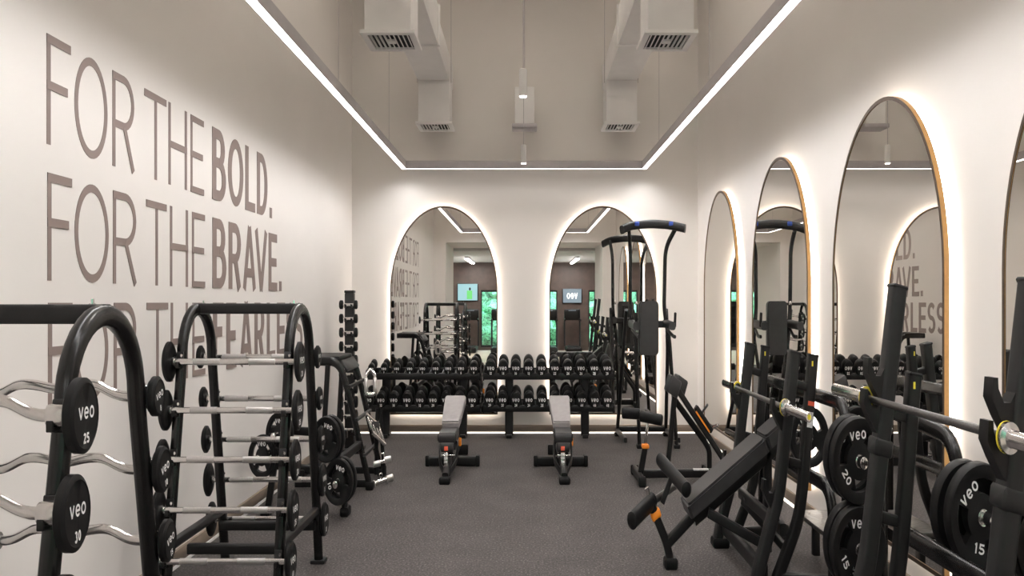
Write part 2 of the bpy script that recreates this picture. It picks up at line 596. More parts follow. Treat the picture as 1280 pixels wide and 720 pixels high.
# lobby beyond the opening (seen only in the mirrors)
struct(MB().boxr(-5, 5, YLB, YA, -0.08, 0).build('floor_lobby', default='lobby_floor'))
struct(MB().boxr(-5, 5, YLB, YA, L_CEIL, L_CEIL + 0.1).build('ceiling_lobby', default='lobby_ceil'))
struct(MB().boxr(-5.1, -5, YLB, YA, 0, L_CEIL).build('wall_lobby_left', default='wall'))
struct(MB().boxr(5, 5.1, YLB, YA, 0, L_CEIL).build('wall_lobby_right', default='wall'))
w = MB()
w.boxr(-5, XL - 0.15, YA - 0.1, YA, 0, L_CEIL)
w.boxr(XR + 0.15, 5, YA - 0.1, YA, 0, L_CEIL)
struct(w.build('wall_lobby_side', default='wall'))
WZ0, WZ1 = 0.06, 1.14
wins = [(-4.4, -2.55), (-1.35, -0.25), (0.3, 1.0), (1.95, 2.35), (2.9, 4.4)]
w = MB()
xs = [-5] + [q for a in wins for q in a] + [5]
for i in range(0, len(xs), 2):
    w.boxr(xs[i], xs[i + 1], YLB - 0.15, YLB, 0, L_CEIL)
for a, b in wins:
    w.boxr(a, b, YLB - 0.15, YLB, WZ1, L_CEIL)
    w.boxr(a, b, YLB - 0.15, YLB, 0, WZ0)
struct(w.build('wall_lobby_far', default='lobby_wall'))
for i, (a, b) in enumerate(wins):
    fr = MB()
    o_ = [(a, WZ0), (b, WZ0), (b, WZ1), (a, WZ1)]
    e = 0.035
    i_ = [(a + e, WZ0 + e), (b - e, WZ0 + e), (b - e, WZ1 - e), (a + e, WZ1 - e)]
    fr.ring_wall(o_, i_, YLB - 0.12, YLB - 0.04, lambda u, v, d: V(u, d, v))
    fr.boxr((a + b) / 2 - 0.015, (a + b) / 2 + 0.015, YLB - 0.11, YLB - 0.05, WZ0, WZ1)
    wn = struct(fr.build('window_%d' % (i + 1), default='black'))
    struct(MB().boxr(a + e, b - e, YLB - 0.085, YLB - 0.08, WZ0 + e, WZ1 - e).build('window_glass', wn, default='glass'))
random.seed(4)
hg = MB()
n = 46
vs, fs = [], []
for i in range(n + 1):
    for j in range(15):
        vs.append(V(-6 + 12 * i / n, -8.2 + random.uniform(-0.25, 0.25) + (0.5 if j == 14 else 0), -0.05 + 1.75 * j / 14 + random.uniform(-0.04, 0.04)))
for i in range(n):
    for j in range(14):
        fs.append((i * 15 + j, (i + 1) * 15 + j, (i + 1) * 15 + j + 1, i * 15 + j + 1))
hg.add(vs, fs)
hedge = hg.build('hedge', default='foliage')
sm = hedge.modifiers.new('thickness', 'SOLIDIFY')
sm.thickness = 0.5
tag(hedge, 'green hedge outside the lobby windows, seen in the mirrors', 'hedge')
struct(MB().boxr(-8, 8, -12, YLB - 0.15, -0.1, -0.03).build('ground_outside', default='lobby_floor'))

# skirting with the light line at its foot
SKH = 0.058
def skirting(name, x0, x1, y0, y1, lit):
    s_ = struct(MB().boxr(x0, x1, y0, y1, 0.012, SKH, 0.003).build(name, default='skirt'))
    return s_
skirting('baseboard_left', XL, XL + 0.02, YF, YB - 0.02, False)
skirting('baseboard_back', XL, XR, YB - 0.02, YB, True)
skirting('baseboard_right', XR - 0.02, XR, YF, YB - 0.02, True)
struct(MB().boxr(XL + 0.02, XR - 0.02, YB - 0.024, YB - 0.004, 0.0, 0.006).build('trim_light_back', default='skirt_led'))
struct(MB().boxr(XR - 0.024, XR - 0.004, YF, YB - 0.024, 0.0, 0.006).build('trim_light_right', default='skirt_led'))
struct(MB().boxr(XL + 0.004, XL + 0.022, YF, YB - 0.024, 0.0, 0.011).build('trim_left', default='white'))

# ------------------------------------------------------------------ suspended rectangular linear light
LX0, LX1, LY0, LY1, LZ = -1.32, 1.305, 1.05, 7.86, 1.814
hw = 0.024
ll = thing('linear_light', 'large rectangular loop of white linear light hung above the room', 'ceiling light', (0, 4.4, LZ))
o = (0, 4.4, LZ)
def rect_ring(mb, k, z0, z1):
    ou = [(LX0 - k, LY0 - k), (LX1 + k, LY0 - k), (LX1 + k, LY1 + k), (LX0 - k, LY1 + k)]
    inn = [(LX0 + k, LY0 + k), (LX1 - k, LY0 + k), (LX1 - k, LY1 - k), (LX0 + k, LY1 - k)]
    mb.ring_wall(ou, inn, z0, z1, lambda u, v, d: V(u, v, d))
    return mb
rect_ring(MB(), hw + 0.002, LZ - 0.0075, LZ + 0.045).build('housing', ll, o, 'alu')
def face(mb, x0, x1, y0, y1, z):
    mb.add([V(x0, y0, z), V(x1, y0, z), V(x1, y1, z), V(x0, y1, z)], [(0, 1, 2, 3)])
    return mb
def emitter(mb, name, key, up):
    ob = mb.build(name, ll, o, key, smooth=0)
    for p in ob.data.polygons:
        if (p.normal.z > 0) != up:
            p.flip()
    ob.data.update()
    return ob
zd = LZ - 0.0078
df = MB()
face(df, LX0 - hw, LX0 + hw, LY0 - hw, LY1 + hw, zd)
face(df, LX1 - hw, LX1 + hw, LY0 - hw, LY1 + hw, zd)
face(df, LX0 + hw, LX1 - hw, LY0 - hw, LY0 + hw, zd)
emitter(df, 'diffuser', 'led', False)
emitter(face(MB(), LX0 + hw, LX1 - hw, LY1 - hw, LY1 + hw, zd), 'diffuser', 'led_back', False)
for x in (LX0, LX1):
    for y in (1.3, 3.2, 5.1, 7.0):
        MB().cyl((x, y, LZ + 0.048), (x, y, CEIL), 0.0018, n=6).build('suspension_cable', ll, o, 'alu')

# ------------------------------------------------------------------ pendants, ducts, hanging box
def pendant(y, label, watts=SPOT_W):
    z = 1.80
    t = thing('pendant_spotlight', label, 'pendant light', (-0.012, y, z), group='pendant spotlights on the room axis')
    MB().lathe((0, 0, 0), (0, 0, 1), [(0.006, 0.02), (0.0, 0.026), (0.002, 0.028), (0.115, 0.028), (0.12, 0.02), (0.12, 0)], 20).build('lamp_housing', t, default='duct')
    MB().lathe((0, 0, 0.004), (0, 0, -1), [(-0.01, 0.0), (-0.01, 0.023), (0.006, 0.023), (0.008, 0.0)], 20).build('lamp', t, default='spot')
    MB().cyl((0, 0, 0.12), (0, 0, CEIL - z), 0.003, n=8).build('cable', t, default='alu')
    ld = bpy.data.lights.new('lamp_light', 'SPOT')
    ld.energy = watts
    ld.color = (1.0, 0.95, 0.90)
    ld.spot_size = radians(125)
    ld.spot_blend = 0.8
    ld.shadow_soft_size = 0.06
    lo = bpy.data.objects.new('lamp_light', ld)
    COL.objects.link(lo)
    lo.parent = t
    lo.location = (0, 0, -0.03)
pendant(5.06, 'white pendant spotlight hanging on a thin cable in front of the white hanging box')
pendant(7.5, 'small far pendant spotlight hanging over the back strip of the linear light')
pendant(2.6, 'pendant spotlight hanging nearest the room opening, seen only in mirrors', 70)

ZG, ZD = 2.066, 2.367
def duct(xa, xb, inner, label):
    """drop boxes with grilles under a horizontal duct; inner is +1 if the room axis lies at larger x"""
    t = thing('air_duct', label, 'air duct', ((xa + xb) / 2, 6.5, ZD), group='ceiling air ducts')
    og = ((xa + xb) / 2, 6.5, ZD)
    m1 = MB()
    m1.boxr(xa - 0.015, xb + 0.015, 1.2, 6.55, ZD - 0.012, ZD + 0.2, 0.004)
    m1.boxr(xa, xb, 6.55, 8.02, ZD, ZD + 0.17, 0.004)
    m1.build('duct_run', t, og, 'duct')
    for y in (2.6, 4.2, 6.55):
        MB().boxr(xa - 0.028, xb + 0.028, y - 0.012, y + 0.012, ZD - 0.022, ZD + 0.212).build('flange', t, og, 'duct')
    for (y0, y1, zt) in ((5.09, 5.42, ZD - 0.012), (7.66, 7.98, ZD)):
        d = MB().boxr(xa + 0.005, xb - 0.005, y0, y1, ZG + 0.028, zt, 0.003).build('drop_box', t, og, 'duct')
        g = MB().mat('duct')
        e = 0.022
        ou = [(xa - e, y0 - e), (xb + e, y0 - e), (xb + e, y1 + e), (xa - e, y1 + e)]
        inn = [(xa + e, y0 + e), (xb - e, y0 + e), (xb - e, y1 - e), (xa + e, y1 - e)]
        g.ring_wall(ou, inn, ZG + 0.012, ZG + 0.028, lambda u, v, dd: V(u, v, dd))
        k = 9
        for i in range(k):
            x = xa + e + (xb - xa - 2 * e) * (i + 0.5) / k
            g.box((x, (y0 + y1) / 2, ZG + 0.018), (0.0032, (y1 - y0) / 2 - e, 0.006), ry=0.35 * (1 if x < (xa + xb) / 2 else -1))
        g.box(((xa + xb) / 2, (y0 + y1) / 2, ZG + 0.016), (0.028, 0.028, 0.005))
        g.mat('dark').boxr(xa + e * 0.9, xb - e * 0.9, y0 + e * 0.9, y1 - e * 0.9, ZG + 0.022, ZG + 0.027)  # near-black sheet above the slats paints the shade of the hollow
        g.build('grille', t, og, 'duct')
    lm = MB().mat('alu').boxr((xa + xb) / 2 - 0.11, (xa + xb) / 2 + 0.11, 1.6, 6.3, ZD + 0.2, ZD + 0.225, 0.003)  # unseen uplight added on the duct top to brighten the upper walls
    lm.mat('fill_up').add([V((xa + xb) / 2 - 0.1, 1.65, ZD + 0.226), V((xa + xb) / 2 + 0.1, 1.65, ZD + 0.226), V((xa + xb) / 2 + 0.1, 6.25, ZD + 0.226), V((xa + xb) / 2 - 0.1, 6.25, ZD + 0.226)], [(0, 1, 2, 3)])
    lm = lm.build('added_uplight', t, og, smooth=0)
    for p in lm.data.polygons:
        if p.material_index == 1 and p.normal.z < 0:
            p.flip()
    lm.data.update()
    xi = xb + 0.012 if inner > 0 else xa - 0.012
    xo = xa - 0.012 if inner > 0 else xb + 0.012
    for x in (xi, xo):
        for y in (7.7, 4.6):
            MB().cyl((x, y, ZD - 0.01), (x, y, CEIL), 0.003, n=6).build('hanger_rod', t, og, 'alu')
duct(-1.14, -0.80, 1, 'white square air duct with two drop grilles hung along the lettered wall side')
duct(0.865, 1.20, -1, 'white square air duct with two drop grilles hung along the mirror wall side')

t = thing('hanging_box', 'white upright box fixture with a flared foot hung on the room axis', 'ceiling fixture', (-0.002, 7.8, 2.06))
MB().box((0, 0, 0.15), (0.105, 0.08, 0.125), 0.006).build('body', t, default='duct')
MB().box((0, 0, 0.016), (0.135, 0.10, 0.014), 0.005).build('foot_flange', t, default='alu')
MB().cyl((0, 0, 0.275), (0, 0, CEIL - 2.06), 0.004, n=8).build('hanger_rod', t, default='alu')

# ------------------------------------------------------------------ arched mirrors with back light
def arch(wd, z0, zt, k=0.0, n=40):
    r = wd / 2
    zs = zt - r
    pts = [(-r + k, z0 + k), (r - k, z0 + k)]
    pts += [((r - k) * cos(pi * i / n), zs + (r - k) * sin(pi * i / n)) for i in range(n + 1)]
    return pts
def arched_mirror(loc, rz, label, group, wd=1.2, glow='halo_back'):
    z0, zt = 0.134, 1.572
    t = thing('arched_mirror', label, 'mirror', (loc[0], loc[1], 0), rz, group)
    fn = lambda u, v, d: V(u, -d, v)
    g0, g1 = 0.040, 0.066
    mg = MB().mat('mirror').prism(arch(wd, z0, zt, 0.012), g0 + 0.004, g1 - 0.004, fn)
    mg.build('mirror_glass', t, smooth=20)
    fr = MB().mat('brass').ring_wall(arch(wd, z0, zt), arch(wd, z0, zt, 0.0125), g0, g1 - 0.003, fn)
    fr.mat('bronze_dark').ring_wall(arch(wd, z0, zt), arch(wd, z0, zt, 0.0125), g1 - 0.003, g1, fn)  # shade on the front lip is painted in as darker bronze
    fr.build('frame', t, smooth=20)
    MB().ring_wall(arch(wd, z0, zt, 0.024), arch(wd, z0, zt, 0.040), 0.0, g0 - 0.004, fn).build('backlight', t, default=glow)
    MB().prism(arch(wd, z0, zt, 0.042), 0.0, g0 + 0.002, fn).build('backing_panel', t, default='bronze_dark')
    return t
arched_mirror((-0.903, YB), 0, 'backlit arched mirror on the back wall, nearer the lettered wall', 'arched mirrors on the back wall')
arched_mirror((0.872, YB), 0, 'backlit arched mirror on the back wall behind the pull-up tower', 'arched mirrors on the back wall')
ML = ['backlit arched mirror on the side wall nearest the back corner',
      'second backlit arched mirror on the side wall from the back corner',
      'third backlit arched mirror on the side wall from the back corner',
      'fourth backlit arched mirror on the side wall, cut by the photo edge']
for y, lb in zip((6.975, 5.372, 3.815, 2.25), ML):
    arched_mirror((XR, y), -pi / 2, lb, 'arched mirrors on the side wall', 1.172, 'halo')

# ------------------------------------------------------------------ wall lettering
def wall_line(words, z0, z1, label):
    t = thing('wall_lettering', label, 'lettering', (XL, 4.2, z0), group='lettering lines on the side wall')
    for ch, x0, x1, bold in words:
        y0, y1 = -XL * F / (VX - x0), -XL * F / (VX - x1)
        wd, h = y1 - y0, z1 - z0
        tx, tz = (0.060, 0.040) if bold else (0.0245, 0.0225)
        if ch in 'AV' and bold:
            tx = 0.052
        if ch == '.':
            tx, tz = wd, 0.036
        mb = MB()
        for q, st in enumerate(glyph(ch, wd, h, tx, tz)):
            mb.stroke(st, tx, tz, (XL, y0, z0), (0, 1, 0), (0, 0, 1), V(1, 0, 0), 0.002 + 0.0007 * q)
        mb.build('letter', t, (XL, 4.2, z0), 'letter', smooth=0)
L1 = [('F', 58, 88, 0), ('O', 92.8, 134, 0), ('R', 140.3, 168, 0), ('T', 180.4, 207.6, 0), ('H', 210.4, 233.3, 0), ('E', 238, 254.4, 0),
      ('B', 265, 282, 1), ('O', 284.8, 304, 1), ('L', 306.4, 318.6, 1), ('D', 321, 334, 1), ('.', 337, 339.8, 1)]
L2 = [('F', 59, 89.5, 0), ('O', 93, 135.5, 0), ('R', 141, 170.5, 0), ('T', 182.5, 208, 0), ('H', 212.3, 234.6, 0), ('E', 239.8, 255.8, 0),
      ('B', 265.4, 282.5, 1), ('R', 285.6, 301.2, 1), ('A', 303.5, 319.5, 1), ('V', 318.5, 333.8, 1), ('E', 335.6, 346, 1), ('.', 348.8, 351.8, 1)]
L3 = [('F', 59.8, 90, 0), ('O', 93.5, 135, 0), ('R', 142, 170.5, 0), ('T', 183, 209.7, 0), ('H', 213.3, 234.5, 0), ('E', 240.4, 256, 0),
      ('F', 266, 279, 1), ('E', 282.8, 295, 1), ('A', 299.5, 315, 1), ('R', 318, 330.3, 1), ('L', 333.4, 343.7, 1), ('E', 346, 356, 1),
      ('S', 358, 367.5, 1), ('S', 369, 378, 1), ('.', 380, 382.4, 1)]
wall_line(L1, 1.305, 1.583, 'top line of taupe wall lettering ending in BOLD')
wall_line(L2, 0.962, 1.234, 'middle line of taupe wall lettering ending in BRAVE')
wall_line(L3, 0.638, 0.906, 'lowest line of taupe wall lettering ending in FEARLESS')

# ------------------------------------------------------------------ barbells and their racks
def head_bm(r, th, side, num, c, twist=0.0):
    """round rubber weight; its inner face at c, outwards along side*x, printed on the outer face"""
    mb = MB().mat('rubber')
    e = min(0.008, th * 0.3)
    ax = (side, 0, 0)
    mb.lathe(c, ax, [(0, 0), (0, r * 0.82), (0.002, r - e), (e, r), (th - e, r), (th - 0.0015, r - e), (th - 0.0015, r * 0.86),
                     (th - 0.003, r * 0.84), (th - 0.003, 0)], 32)
    cx = c[0] + side * (th - 0.0022)
    right = Vector((0, side * cos(twist), sin(twist)))
    up = Vector((0, -side * sin(twist), cos(twist)))
    cc = Vector((cx, c[1], c[2]))
    text(mb, 'veo', cc + up * r * 0.08, right, up, r * 0.33, 0.2)
    text(mb, num, cc - up * r * 0.58, right, up, r * 0.28, 0.22, wid=0.62)
    return mb

def barbell(xl, xr, y, z, rad, num, ez, label, group, th=0.028, twist=0.0):
    xc = (xl + xr) / 2
    t = thing('barbell' if not ez else 'curl_barbell', label, 'barbell', (xc, y, z), group=group)
    hl = (xr - xl) / 2
    a, b = -hl + th, hl - th
    if ez:
        L = b
        pts = [(-L, 0, 0), (-L + .10, 0, 0), (-L + .17, 0, .024), (-L + .22, 0, .022), (-L + .285, 0, -.012), (-L + .33, 0, -.012)]
        pts = [p for p in pts if p[0] < -0.02]
        pts = pts + [(0, 0, .012)] + [(-p[0], p[1], p[2]) for p in pts[::-1]]
        MB().mat('chrome').tube(fillet(pts, 0.03, 4), 0.0098, n=12).build('bar', t)
        for s in (-1, 1):
            MB().mat('chrome').lathe((s * (L - 0.062), 0, 0), (s, 0, 0), [(0, 0.008), (0, 0.017), (0.004, 0.018), (0.05, 0.018), (0.06, 0.013)], 16).build('collar', t)
    else:
        MB().mat('chrome').cyl((a, 0, 0), (b, 0, 0), 0.0095, 0.0, 16).build('bar', t)
        for q0, q1 in ((-.20, -.07), (.07, .20)):
            MB().mat('knurl').lathe((q0, 0, 0), (1, 0, 0), [(0, .0094), (0, .0102), (q1 - q0, .0102), (q1 - q0, .0094)], 16).build('knurled_grip', t)
        for s in (-1, 1):
            MB().mat('chrome').lathe((s * (hl - th - 0.012), 0, 0), (s, 0, 0), [(0, 0.009), (0, 0.014), (0.010, 0.014), (0.013, 0.012)], 16).build('collar', t)
    head_bm(rad, th, -1, num, (a, 0, 0), twist).build('weight_head', t)
    head_bm(rad, th, 1, num, (b, 0, 0), twist).build('weight_head', t)
    return t

RXL, RXR = -1.693, -1.165
def leg_y(z):
    """distance of a rack leg from the rack's middle plane"""
    return 0.345 - (0.345 - 0.168) * min(z, 0.74) / 0.74
ROWS = [0.728, 0.585, 0.442, 0.299, 0.156]
def barbell_rack(yc, label):
    t = thing('barbell_rack', label, 'barbell rack', ((RXL + RXR) / 2, yc, 0), group='tube frame barbell racks')
    og = ((RXL + RXR) / 2, yc, 0)
    for x in (RXL, RXR):
        pts = [(x, yc - 0.345, 0.008), (x, yc - 0.168, 0.738)]
        pts += [(x, yc - 0.168 * cos(pi * i / 18), 0.738 + 0.147 * sin(pi * i / 18)) for i in range(1, 18)]
        pts += [(x, yc + 0.168, 0.738), (x, yc + 0.345, 0.008)]
        fr = MB().mat('black_gloss').tube(pts, 0.024, 0.0195, (1, 0, 0), 16, 2.4)
        f = fr.build('upright_frame', t, og)
        MB().bar((x, yc - leg_y(.19) , .19), (x, yc + leg_y(.19), .19), 0.018, 0.014, (1, 0, 0)).build('side_rail', t, og, 'black')
        for s in (-1, 1):
            MB().box((x, yc + s * 0.345, 0.006), (0.04, 0.035, 0.006), 0.003).build('foot_plate', t, og, 'black')
            for z in ROWS:
                y = yc + s * leg_y(z)
                mb = MB().mat('black')
                mb.box((x, y + s * 0.021, z + 0.004), (0.017, 0.004, 0.026), 0.002, rx=s * 0.24)
                mb.box((x, y + s * 0.038, z - 0.0145), (0.009, 0.015, 0.0035), 0.0015)
                mb.box((x, y + s * 0.053, z - 0.009), (0.009, 0.003, 0.009), 0.0015)
                mb.mat('chrome').cyl((x + 0.012, y + s * 0.026, z + 0.018), (x + 0.012, y + s * 0.031, z + 0.018), 0.005, n=8)
                mb.build('bar_hook', t, og)
    MB().mat('black').bar((RXL - .012, yc, .887), (RXR + .012, yc, .887), 0.017, 0.02).build('top_beam', t, og)
    for y in (yc - 0.10, yc + 0.275):
        MB().mat('black').bar((RXL, y, .142), (RXR, y, .142), 0.016, 0.02).build('cross_beam', t, og)
    for x in (RXL + 0.03, RXR - 0.03):
        MB().mat('chrome').cyl((x, yc, .903), (x, yc, .913), 0.005, n=8).build('bolt', t, og)
    return t
barbell_rack(1.99, 'black tube barbell rack at the photo edge, holding curved curl bars')
barbell_rack(3.725, 'black tube barbell rack in front of the cable handle rack, holding straight bars')

names = ['top', 'second', 'third', 'fourth', 'lowest']
# straight bars
for i, z in enumerate(ROWS):
    y = 3.725 - leg_y(z) - 0.038
    barbell(-1.75, -1.085, y, z, 0.061, ['20', '25', '30', '35', '40'][i], False,
            'straight chrome barbell on the %s hooks of the straight bar rack, room opening side' % names[i], 'straight barbells, near face of the rack')
for i, z in enumerate(ROWS):
    y = 3.725 + leg_y(z) + 0.04
    r = [0.039, 0.04, 0.047, 0.058, 0.06][i]
    barbell(-1.785, -1.12, y, z - 0.005, r, ['8', '10', '12', '15', '18'][i], False,
            'small-headed straight barbell on the %s hooks, far face of the rack' % names[i], 'straight barbells, far face of the rack', th=0.026)
for i, z in enumerate(ROWS):
    y = 1.99 - leg_y(z) - 0.038
    barbell(-1.755, -1.082, y, z + 0.006, 0.0585, ['25', '30', '35', '40', '45'][i], True,
            'curved curl barbell marked %s on the near face of the curl bar rack' % ['25', '30', '35', '40', '45'][i], 'curl barbells, near face of the rack', th=0.034)
for i, z in enumerate(ROWS):
    y = 1.99 + leg_y(z) + 0.038
    barbell(-1.745, -1.112, y, z + 0.002, [0.038, 0.045, 0.042, 0.05, 0.05][i], ['8', '10', '15', '20', '22'][i], True,
            'curved curl barbell marked %s on the far face of the curl bar rack' % ['8', '10', '15', '20', '22'][i], 'curl barbells, far face of the rack', th=0.03, twist=0.25)

# ------------------------------------------------------------------ dumbbells and their rack
def dumbbell(r, num, loc, label, group, ln=0.245, tilt=0.14):
    t = thing('dumbbell', label, 'dumbbell', loc, group=group)
    th = ln * 0.33
    h = ln / 2
    MB().mat('chrome').lathe((0, -h + th * .5, 0), (0, 1, 0), [(0, .011), (th * .6, .011), (ln / 2 - th * .5, .0145), (ln - th * 1.6, .011), (ln - th, .011)], 14).tilt(tilt).build('handle', t)
    for s in (-1, 1):
        mb = MB().mat('rubber')
        mb.lathe((0, s * (h - th), 0), (0, s, 0), [(0, 0), (0, r * .7), (.006, r * .9), (th * .25, r), (th * .8, r), (th * .95, r * .93), (th, r * .85), (th - .003, r * .82), (th - .003, 0)], 26)
        if s < 0:
            fc = V(0, -h + 0.0022, 0)
            text(mb, 'veo', fc + V(0, 0, r * .02), (1, 0, 0), (0, 0, 1), r * .42, .24)
            text(mb, num, fc - V(0, 0, r * .58), (1, 0, 0), (0, 0, 1), r * .34, .26, wid=.6)
        mb.tilt(tilt).build('weight_head', t)
    return t

def dumbbell_rack(x0, x1, posts, label):
    xc = (x0 + x1) / 2
    t = thing('dumbbell_rack', label, 'dumbbell rack', (xc, 7.85, 0), group='two-tier dumbbell racks')
    og = (xc, 7.85, 0)
    for z, nm in ((0.425, 'shelf_tier'), (0.213, 'shelf_tier')):
        mb = MB().mat('black')
        mb.box((xc, 7.70, z - 0.006), ((x1 - x0) / 2, 0.012, 0.022), 0.003)
        mb.box((xc, 7.87, z + 0.02), ((x1 - x0) / 2, 0.012, 0.022), 0.003)
        for x in (x0 + 0.006, x1 - 0.006):
            mb.box((x, 7.785, z + 0.012), (0.006, 0.10, 0.034), 0.002, rx=0.14)
        k = round((x1 - x0) / 0.138)
        for i in range(k + 1):
            x = x0 + (x1 - x0) * i / k
            mb.box((x, 7.785, z + 0.014), (0.008, 0.085, 0.010), 0.002, rx=0.14)
        mb.build(nm, t, og)
    for x in posts:
        MB().mat('black').bar((x, 7.83, 0.012), (x, 7.90, 0.46), 0.045, 0.025, (1, 0, 0)).build('upright', t, og)
        MB().mat('black').box((x, 7.89, 0.012), (0.03, 0.12, 0.012), 0.004).build('foot', t, og)
    return t
UX = lambda px: (px - VX) / F * 7.66
dumbbell_rack(UX(456.5), UX(600.5), [UX(478), UX(577)], 'two-tier black dumbbell rack with small dumbbells, nearer the lettered wall')
dumbbell_rack(UX(603.5), UX(768), [UX(636), UX(733)], 'two-tier black dumbbell rack with big dumbbells, nearer the pull-up tower')
tl = [463, 479, 495, 511.5, 527.5, 544, 560, 576, 592]
tr = [613.2, 628.8, 644.6, 660.8, 677, 693.5, 710, 726.4, 743, 759]
bl = [459.5, 475.8, 491.8, 508.2, 524.5, 541, 557.3, 574, 590]
br = [611.8, 628, 644.8, 661, 677.6, 694, 710.5, 727.4, 743.6, 759.8]
for i, p in enumerate(tl):
    r = 0.036 + 0.0016 * i
    dumbbell(r, str(i + 1), (UX(p), 7.785, 0.462 + r * 0.5), 'small black dumbbell, %s from the lettered wall on the small rack, upper tier' % ORD[i], 'dumbbells on the upper tier', ln=0.19 + 0.005 * i)
for i, p in enumerate(tr):
    dumbbell(0.0555 + 0.0002 * i, str(12 + 2 * i), (UX(p), 7.785, 0.489), 'black round dumbbell marked %d on the upper tier of the big rack' % (12 + 2 * i), 'dumbbells on the upper tier')
for i, p in enumerate(bl):
    dumbbell(0.0555 + 0.0002 * i, str(10 + 2 * i), (UX(p), 7.785, 0.279), 'black round dumbbell, %s from the lettered wall on the small rack, lower tier' % ORD[i], 'dumbbells on the lower tier')
for i, p in enumerate(br):
    dumbbell(0.056 + 0.0002 * i, str(30 + 2 * i), (UX(p), 7.785, 0.280), 'black round dumbbell marked %d on the lower tier of the big rack' % (30 + 2 * i), 'dumbbells on the lower tier')

# ------------------------------------------------------------------ dumbbell tower in the corner
TX, TY = -1.725, 7.1
t = thing('dumbbell_tower', 'tall narrow black dumbbell tower standing in the back corner', 'dumbbell tower', (TX, TY, 0))
MB().mat('char').box((0, 0, 0.49), (0.045, 0.03, 0.475), 0.006).build('column', t)
MB().mat('black').box((0, 0, 0.972), (0.047, 0.035, 0.008), 0.003).build('top_cap', t)
MB().mat('black').box((0, 0, 0.012), (0.13, 0.13, 0.012), 0.004).build('base', t)
for k in range(10):
    z = 0.893 - 0.0838 * k
    mb = MB().mat('black')
    for x in (-0.03, 0.03):
        mb.box((x, -0.05, z - 0.014), (0.006, 0.03, 0.005), 0.002)
        mb.box((x, -0.078, z - 0.008), (0.006, 0.004, 0.012), 0.002)
    mb.build('cradle', t)
for k in range(10):
    z = 0.893 - 0.0838 * k
    r = 0.027 + 0.0013 * k
    d = thing('tower_dumbbell', 'small dumbbell with chrome handle, %s from the top of the corner tower' % ORD[k], 'dumbbell', (TX, TY - 0.056, z), group='dumbbells on the corner tower')
    MB().mat('chrome').cyl((-0.06, 0, 0), (0.06, 0, 0), 0.0095, n=12).build('handle', d)
    for s in (-1, 1):
        MB().mat('rubber').lathe((s * 0.052, 0, 0), (s, 0, 0), [(0, 0), (0, r * .7), (.005, r), (.03, r), (.036, r * .8), (.036, 0)], 20).build('weight_head', d)

# ------------------------------------------------------------------ cable handle and plate rack by the left wall
og = (-1.45, 5.6, 0)
t = thing('accessory_rack', 'low black bent-tube rack beside the lettered wall, holding chrome cable handles and plates', 'storage rack', og)
for y in (5.65, 6.10):
    pts = fillet([(-1.77, y, .622), (-1.455, y, .622), (-1.385, y, .47), (-1.215, y, .01)], 0.13, 8)
    MB().mat('black_gloss').tube(pts, 0.022, 0.022, (0, 1, 0), 14, 2.6).build('bent_frame', t, og)
    MB().mat('black').bar((-1.545, y, .61), (-1.60, y, .02), 0.018, 0.018, (0, 1, 0)).build('rear_post', t, og)
    MB().mat('black').bar((-1.80, y, .03), (-1.21, y, .03), 0.018, 0.018, (0, 1, 0)).build('base_bar', t, og)
    MB().mat('rubber').box((-1.215, y, .02), (.03, .03, .02), .006).build('foot', t, og)
MB().mat('black').bar((-1.55, 5.0, .17), (-1.55, 6.10, .17), .018, .018).build('length_beam', t, og)
MB().mat('black').bar((-1.335, 5.0, .205), (-1.295, 5.65, .22), .02, .02).build('length_beam', t, og)
MB().mat('rubber').box((-1.61, 5.875, .632), (.15, .205, .012), .006).build('top_tray', t, og)
MB().mat('vinyl').box((-1.425, 5.875, .598), (.036, .20, .008), .004, ry=0.75).build('top_tray', t, og)
MB().mat('black').tube(fillet([(-1.235, 4.94, .02), (-1.25, 4.98, .16), (-1.335, 5.02, .30), (-1.36, 5.03, .42)], .1), .02, .02, (0, 1, 0), 12, 3).build('plate_post', t, og)
MB().mat('black').bar((-1.78, 4.99, .02), (-1.70, 5.03, .42), .02, .02, (0, 1, 0)).build('plate_post', t, og)
for x in (-1.235, -1.78):
    MB().mat('rubber').box((x, 4.96, .02), (.03, .045, .02), .008).build('foot', t, og)
for zz in (.50, .34, .17):
    xq = -1.37 + (0.44 - zz) * 0.36 + 0.03
    MB().mat('char').bar((xq - .012, 5.62, zz), (xq - .012, 6.13, zz), .008, .012).build('handle_rail', t, og)
for (x, z) in ((-1.33, .34), (-1.25, .165), (-1.76, .27), (-1.66, .36)):
    MB().mat('chrome').cyl((x, 5.05, z), (x, 4.74, z), .016, .003, 14).build('plate_peg', t, og)
MB().mat('black').bar((-1.77, 5.03, .36), (-1.24, 5.03, .34), .018, .018).build('peg_beam', t, og)
MB().mat('black').bar((-1.79, 5.03, .21), (-1.24, 5.03, .165), .018, .018).build('peg_beam', t, og)

